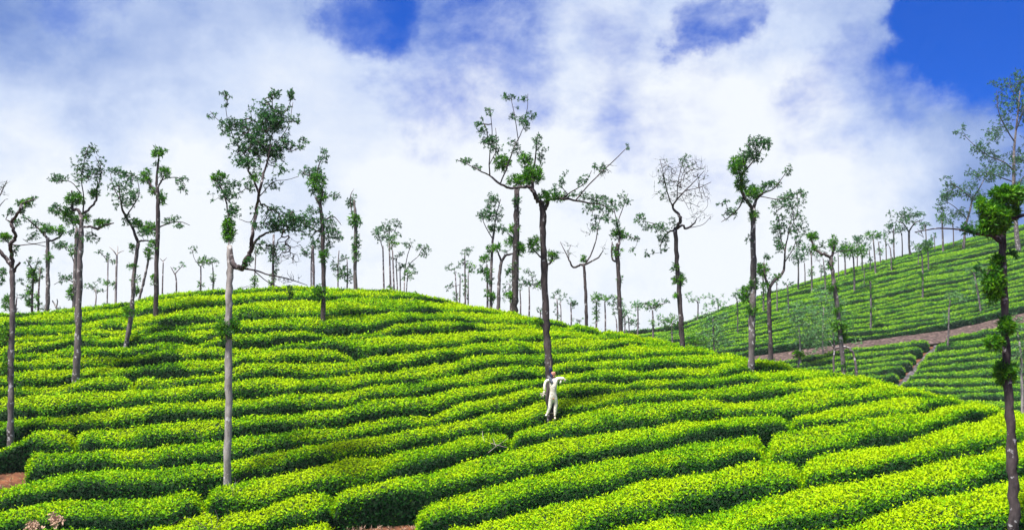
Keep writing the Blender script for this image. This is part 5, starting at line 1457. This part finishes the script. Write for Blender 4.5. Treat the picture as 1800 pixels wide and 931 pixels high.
    mesh_obj('cross_stick', v, q, t_, M_DEADWOOD, root)
    v, q, t_ = tube([Q(967.8, 634, .05), Q(968.4, 645, .04), Q(969, 660, .06), Q(970, 690, .1)], [0.012, 0.016, 0.016, 0.016], 6)
    mesh_obj('support_stick', v, q, t_, M_DEADWOOD, root)


scarecrow()


def twig_pile(name, label, cat, base, where, lines, mat, group=None, leaves=None, seed=1):
    rng = np.random.RandomState(seed)
    az, t = azt(*base)
    hill = NEAR
    r = float(hill.r_at(float(az), float(t)))
    Yd = r * math.cos(float(az))
    s = Yd / F_PX
    x, y, z = ray(*base)
    org = np.array([x * Yd / y, Yd, z * Yd / y])
    root = empty(name, org, label, cat, group)
    ends = []
    for ln in lines:
        dy = rng.uniform(-0.1, 0.1)
        pts = []
        for (px, py) in ln:
            # follow the canopy: distance from the slope under that pixel
            a_, t_ = azt(px, min(py + 6, base[1]))
            rr_ = float(hill.r_at(float(a_), float(t_)))
            Y_ = rr_ * math.cos(float(a_)) - 0.15 + dy
            xx, yy_, zz = ray(px, py)
            pts.append(np.array([xx * Y_ / yy_, Y_, zz * Y_ / yy_]) - org)
        C = catmull(pts, 4)
        R = np.linspace(0.007, 0.0035, len(C)) * (s / 0.018)
        v, q, t_ = tube(C, R, 5)
        mesh_obj('stem', v, q, t_, mat, root)
        ends.extend(list(C[len(C) // 3:]))
    if leaves:
        E = np.array(ends)
        E = E[rng.randint(len(E), size=leaves)] + rng.randn(leaves, 3) * 0.04
        v, q, tn = tufts(E, np.tile([0, -.2, .8], (leaves, 1)), 0.10, 5, 0.02, rng, 0.2, 0.5)
        mesh_obj('seed_head', v, q, None, mat, root)['kind'] = 'stuff'


twig_pile('fallen_branch', 'dry fallen branch lying on the tea left of the scarecrow', 'branch', (862, 796), 'near',
          [[(858, 795), (872, 784), (884, 776), (893, 769)], [(872, 784), (868, 774), (866, 768)], [(862, 778), (880, 783), (892, 786)], [(848, 757), (849, 768), (852, 776)]], M_DEADWOOD, seed=3)
twig_pile('fallen_branch', 'weathered forked stick lying on the hilltop tea near the skyline', 'branch', (716, 532), 'near',
          [[(716, 532), (721, 529), (728, 525)], [(721, 529), (719, 526)], [(718, 532), (726, 531)]], M_DEADWOOD, seed=4)
twig_pile('dead_brush', 'dark leafless brush sprawling at the foot of the tall pale trunk', 'brush', (420, 870), 'near',
          [[(410, 862), (414, 850), (424, 840)], [(412, 868), (404, 852), (398, 844)], [(416, 865), (428, 856), (440, 850)], [(412, 870), (420, 872), (432, 868)], [(410, 872), (408, 858), (414, 846), (412, 838)]], M_BARK, seed=5)
twig_pile('dead_brush', 'dark arching bare brush at the bottom, left of the tall pale trunk\'s foot', 'brush', (385, 930), 'near',
          [[(372, 935), (372, 915), (360, 902)], [(375, 935), (383, 912), (378, 895)], [(372, 938), (350, 918), (325, 908), (300, 922)], [(378, 930), (395, 915), (405, 905)], [(365, 935), (345, 922), (330, 925)]], M_BARK, seed=6)
for i_, (bx_, by_, lb_) in enumerate([(57, 938, 'pinkish dry weed sticking up at the bottom edge, left of its taller neighbour'), (97, 936, 'taller pinkish dry weed sticking up at the bottom left edge')]):
    h_ = 18 if i_ == 0 else 30
    twig_pile('dry_weed', lb_, 'weed', (bx_, by_), 'near', [[(bx_, by_), (bx_ + dx * .5, by_ - h_ * .6), (bx_ + dx, by_ - h_ + abs(dx) * .5)] for dx in (-9, -4, 1, 6, 10)], M_DRY, group='dry weeds at the bottom edge', leaves=60, seed=7 + i_)


def soil_tufts():
    rng = np.random.RandomState(9)
    P, D = [], []
    for (x0, x1, y0, y1, n) in ((604, 735, 908, 934, 60), (0, 66, 815, 842, 10), (-60, 0, 820, 850, 8)):
        for _ in range(n):
            az, t = azt(rng.uniform(x0, x1), rng.uniform(y0, y1))
            r = float(NEAR.r_at(float(az), float(t))) + 1.0
            P.append(world_pt(float(az), r, float(ground_z(float(az), r))))
            D.append([0, 0, 1.0])
    v, q, tn = tufts(np.array(P), np.array(D), 0.16, 6, 0.010, rng, 0.1, 0.5, 0.5)
    o = mesh_obj('grass', v, q, None, M_DRY)
    tag(o, 'dry tawny grass blades sprouting on the bare soil patches', 'grass', kind='stuff')


soil_tufts()
# ------------------------------------------------------------------ air
def haze():
    x0, x1, y0, y1, z0, z1 = -1400, 1400, -1400, 1400, BASE_Z - 2, 50
    v = [(x0, y0, z0), (x1, y0, z0), (x1, y1, z0), (x0, y1, z0), (x0, y0, z1), (x1, y0, z1), (x1, y1, z1), (x0, y1, z1)]
    q = [(0, 3, 2, 1), (4, 5, 6, 7), (0, 1, 5, 4), (1, 2, 6, 5), (2, 3, 7, 6), (3, 0, 4, 7)]
    m, N = new_mat('haze_air')
    out = N.n('ShaderNodeOutputMaterial')
    vol = N.n('ShaderNodeVolumePrincipled')
    vol.inputs['Color'].default_value = (0.85, 0.97, 1.0, 1)
    vol.inputs['Density'].default_value = 0.00022
    vol.inputs['Anisotropy'].default_value = 0.2
    N.l(vol.outputs[0], out.inputs['Volume'])
    o = mesh_obj('haze', v, q, None, m)
    tag(o, 'thin blue haze hanging in the air over both hills', kind='stuff')


haze()
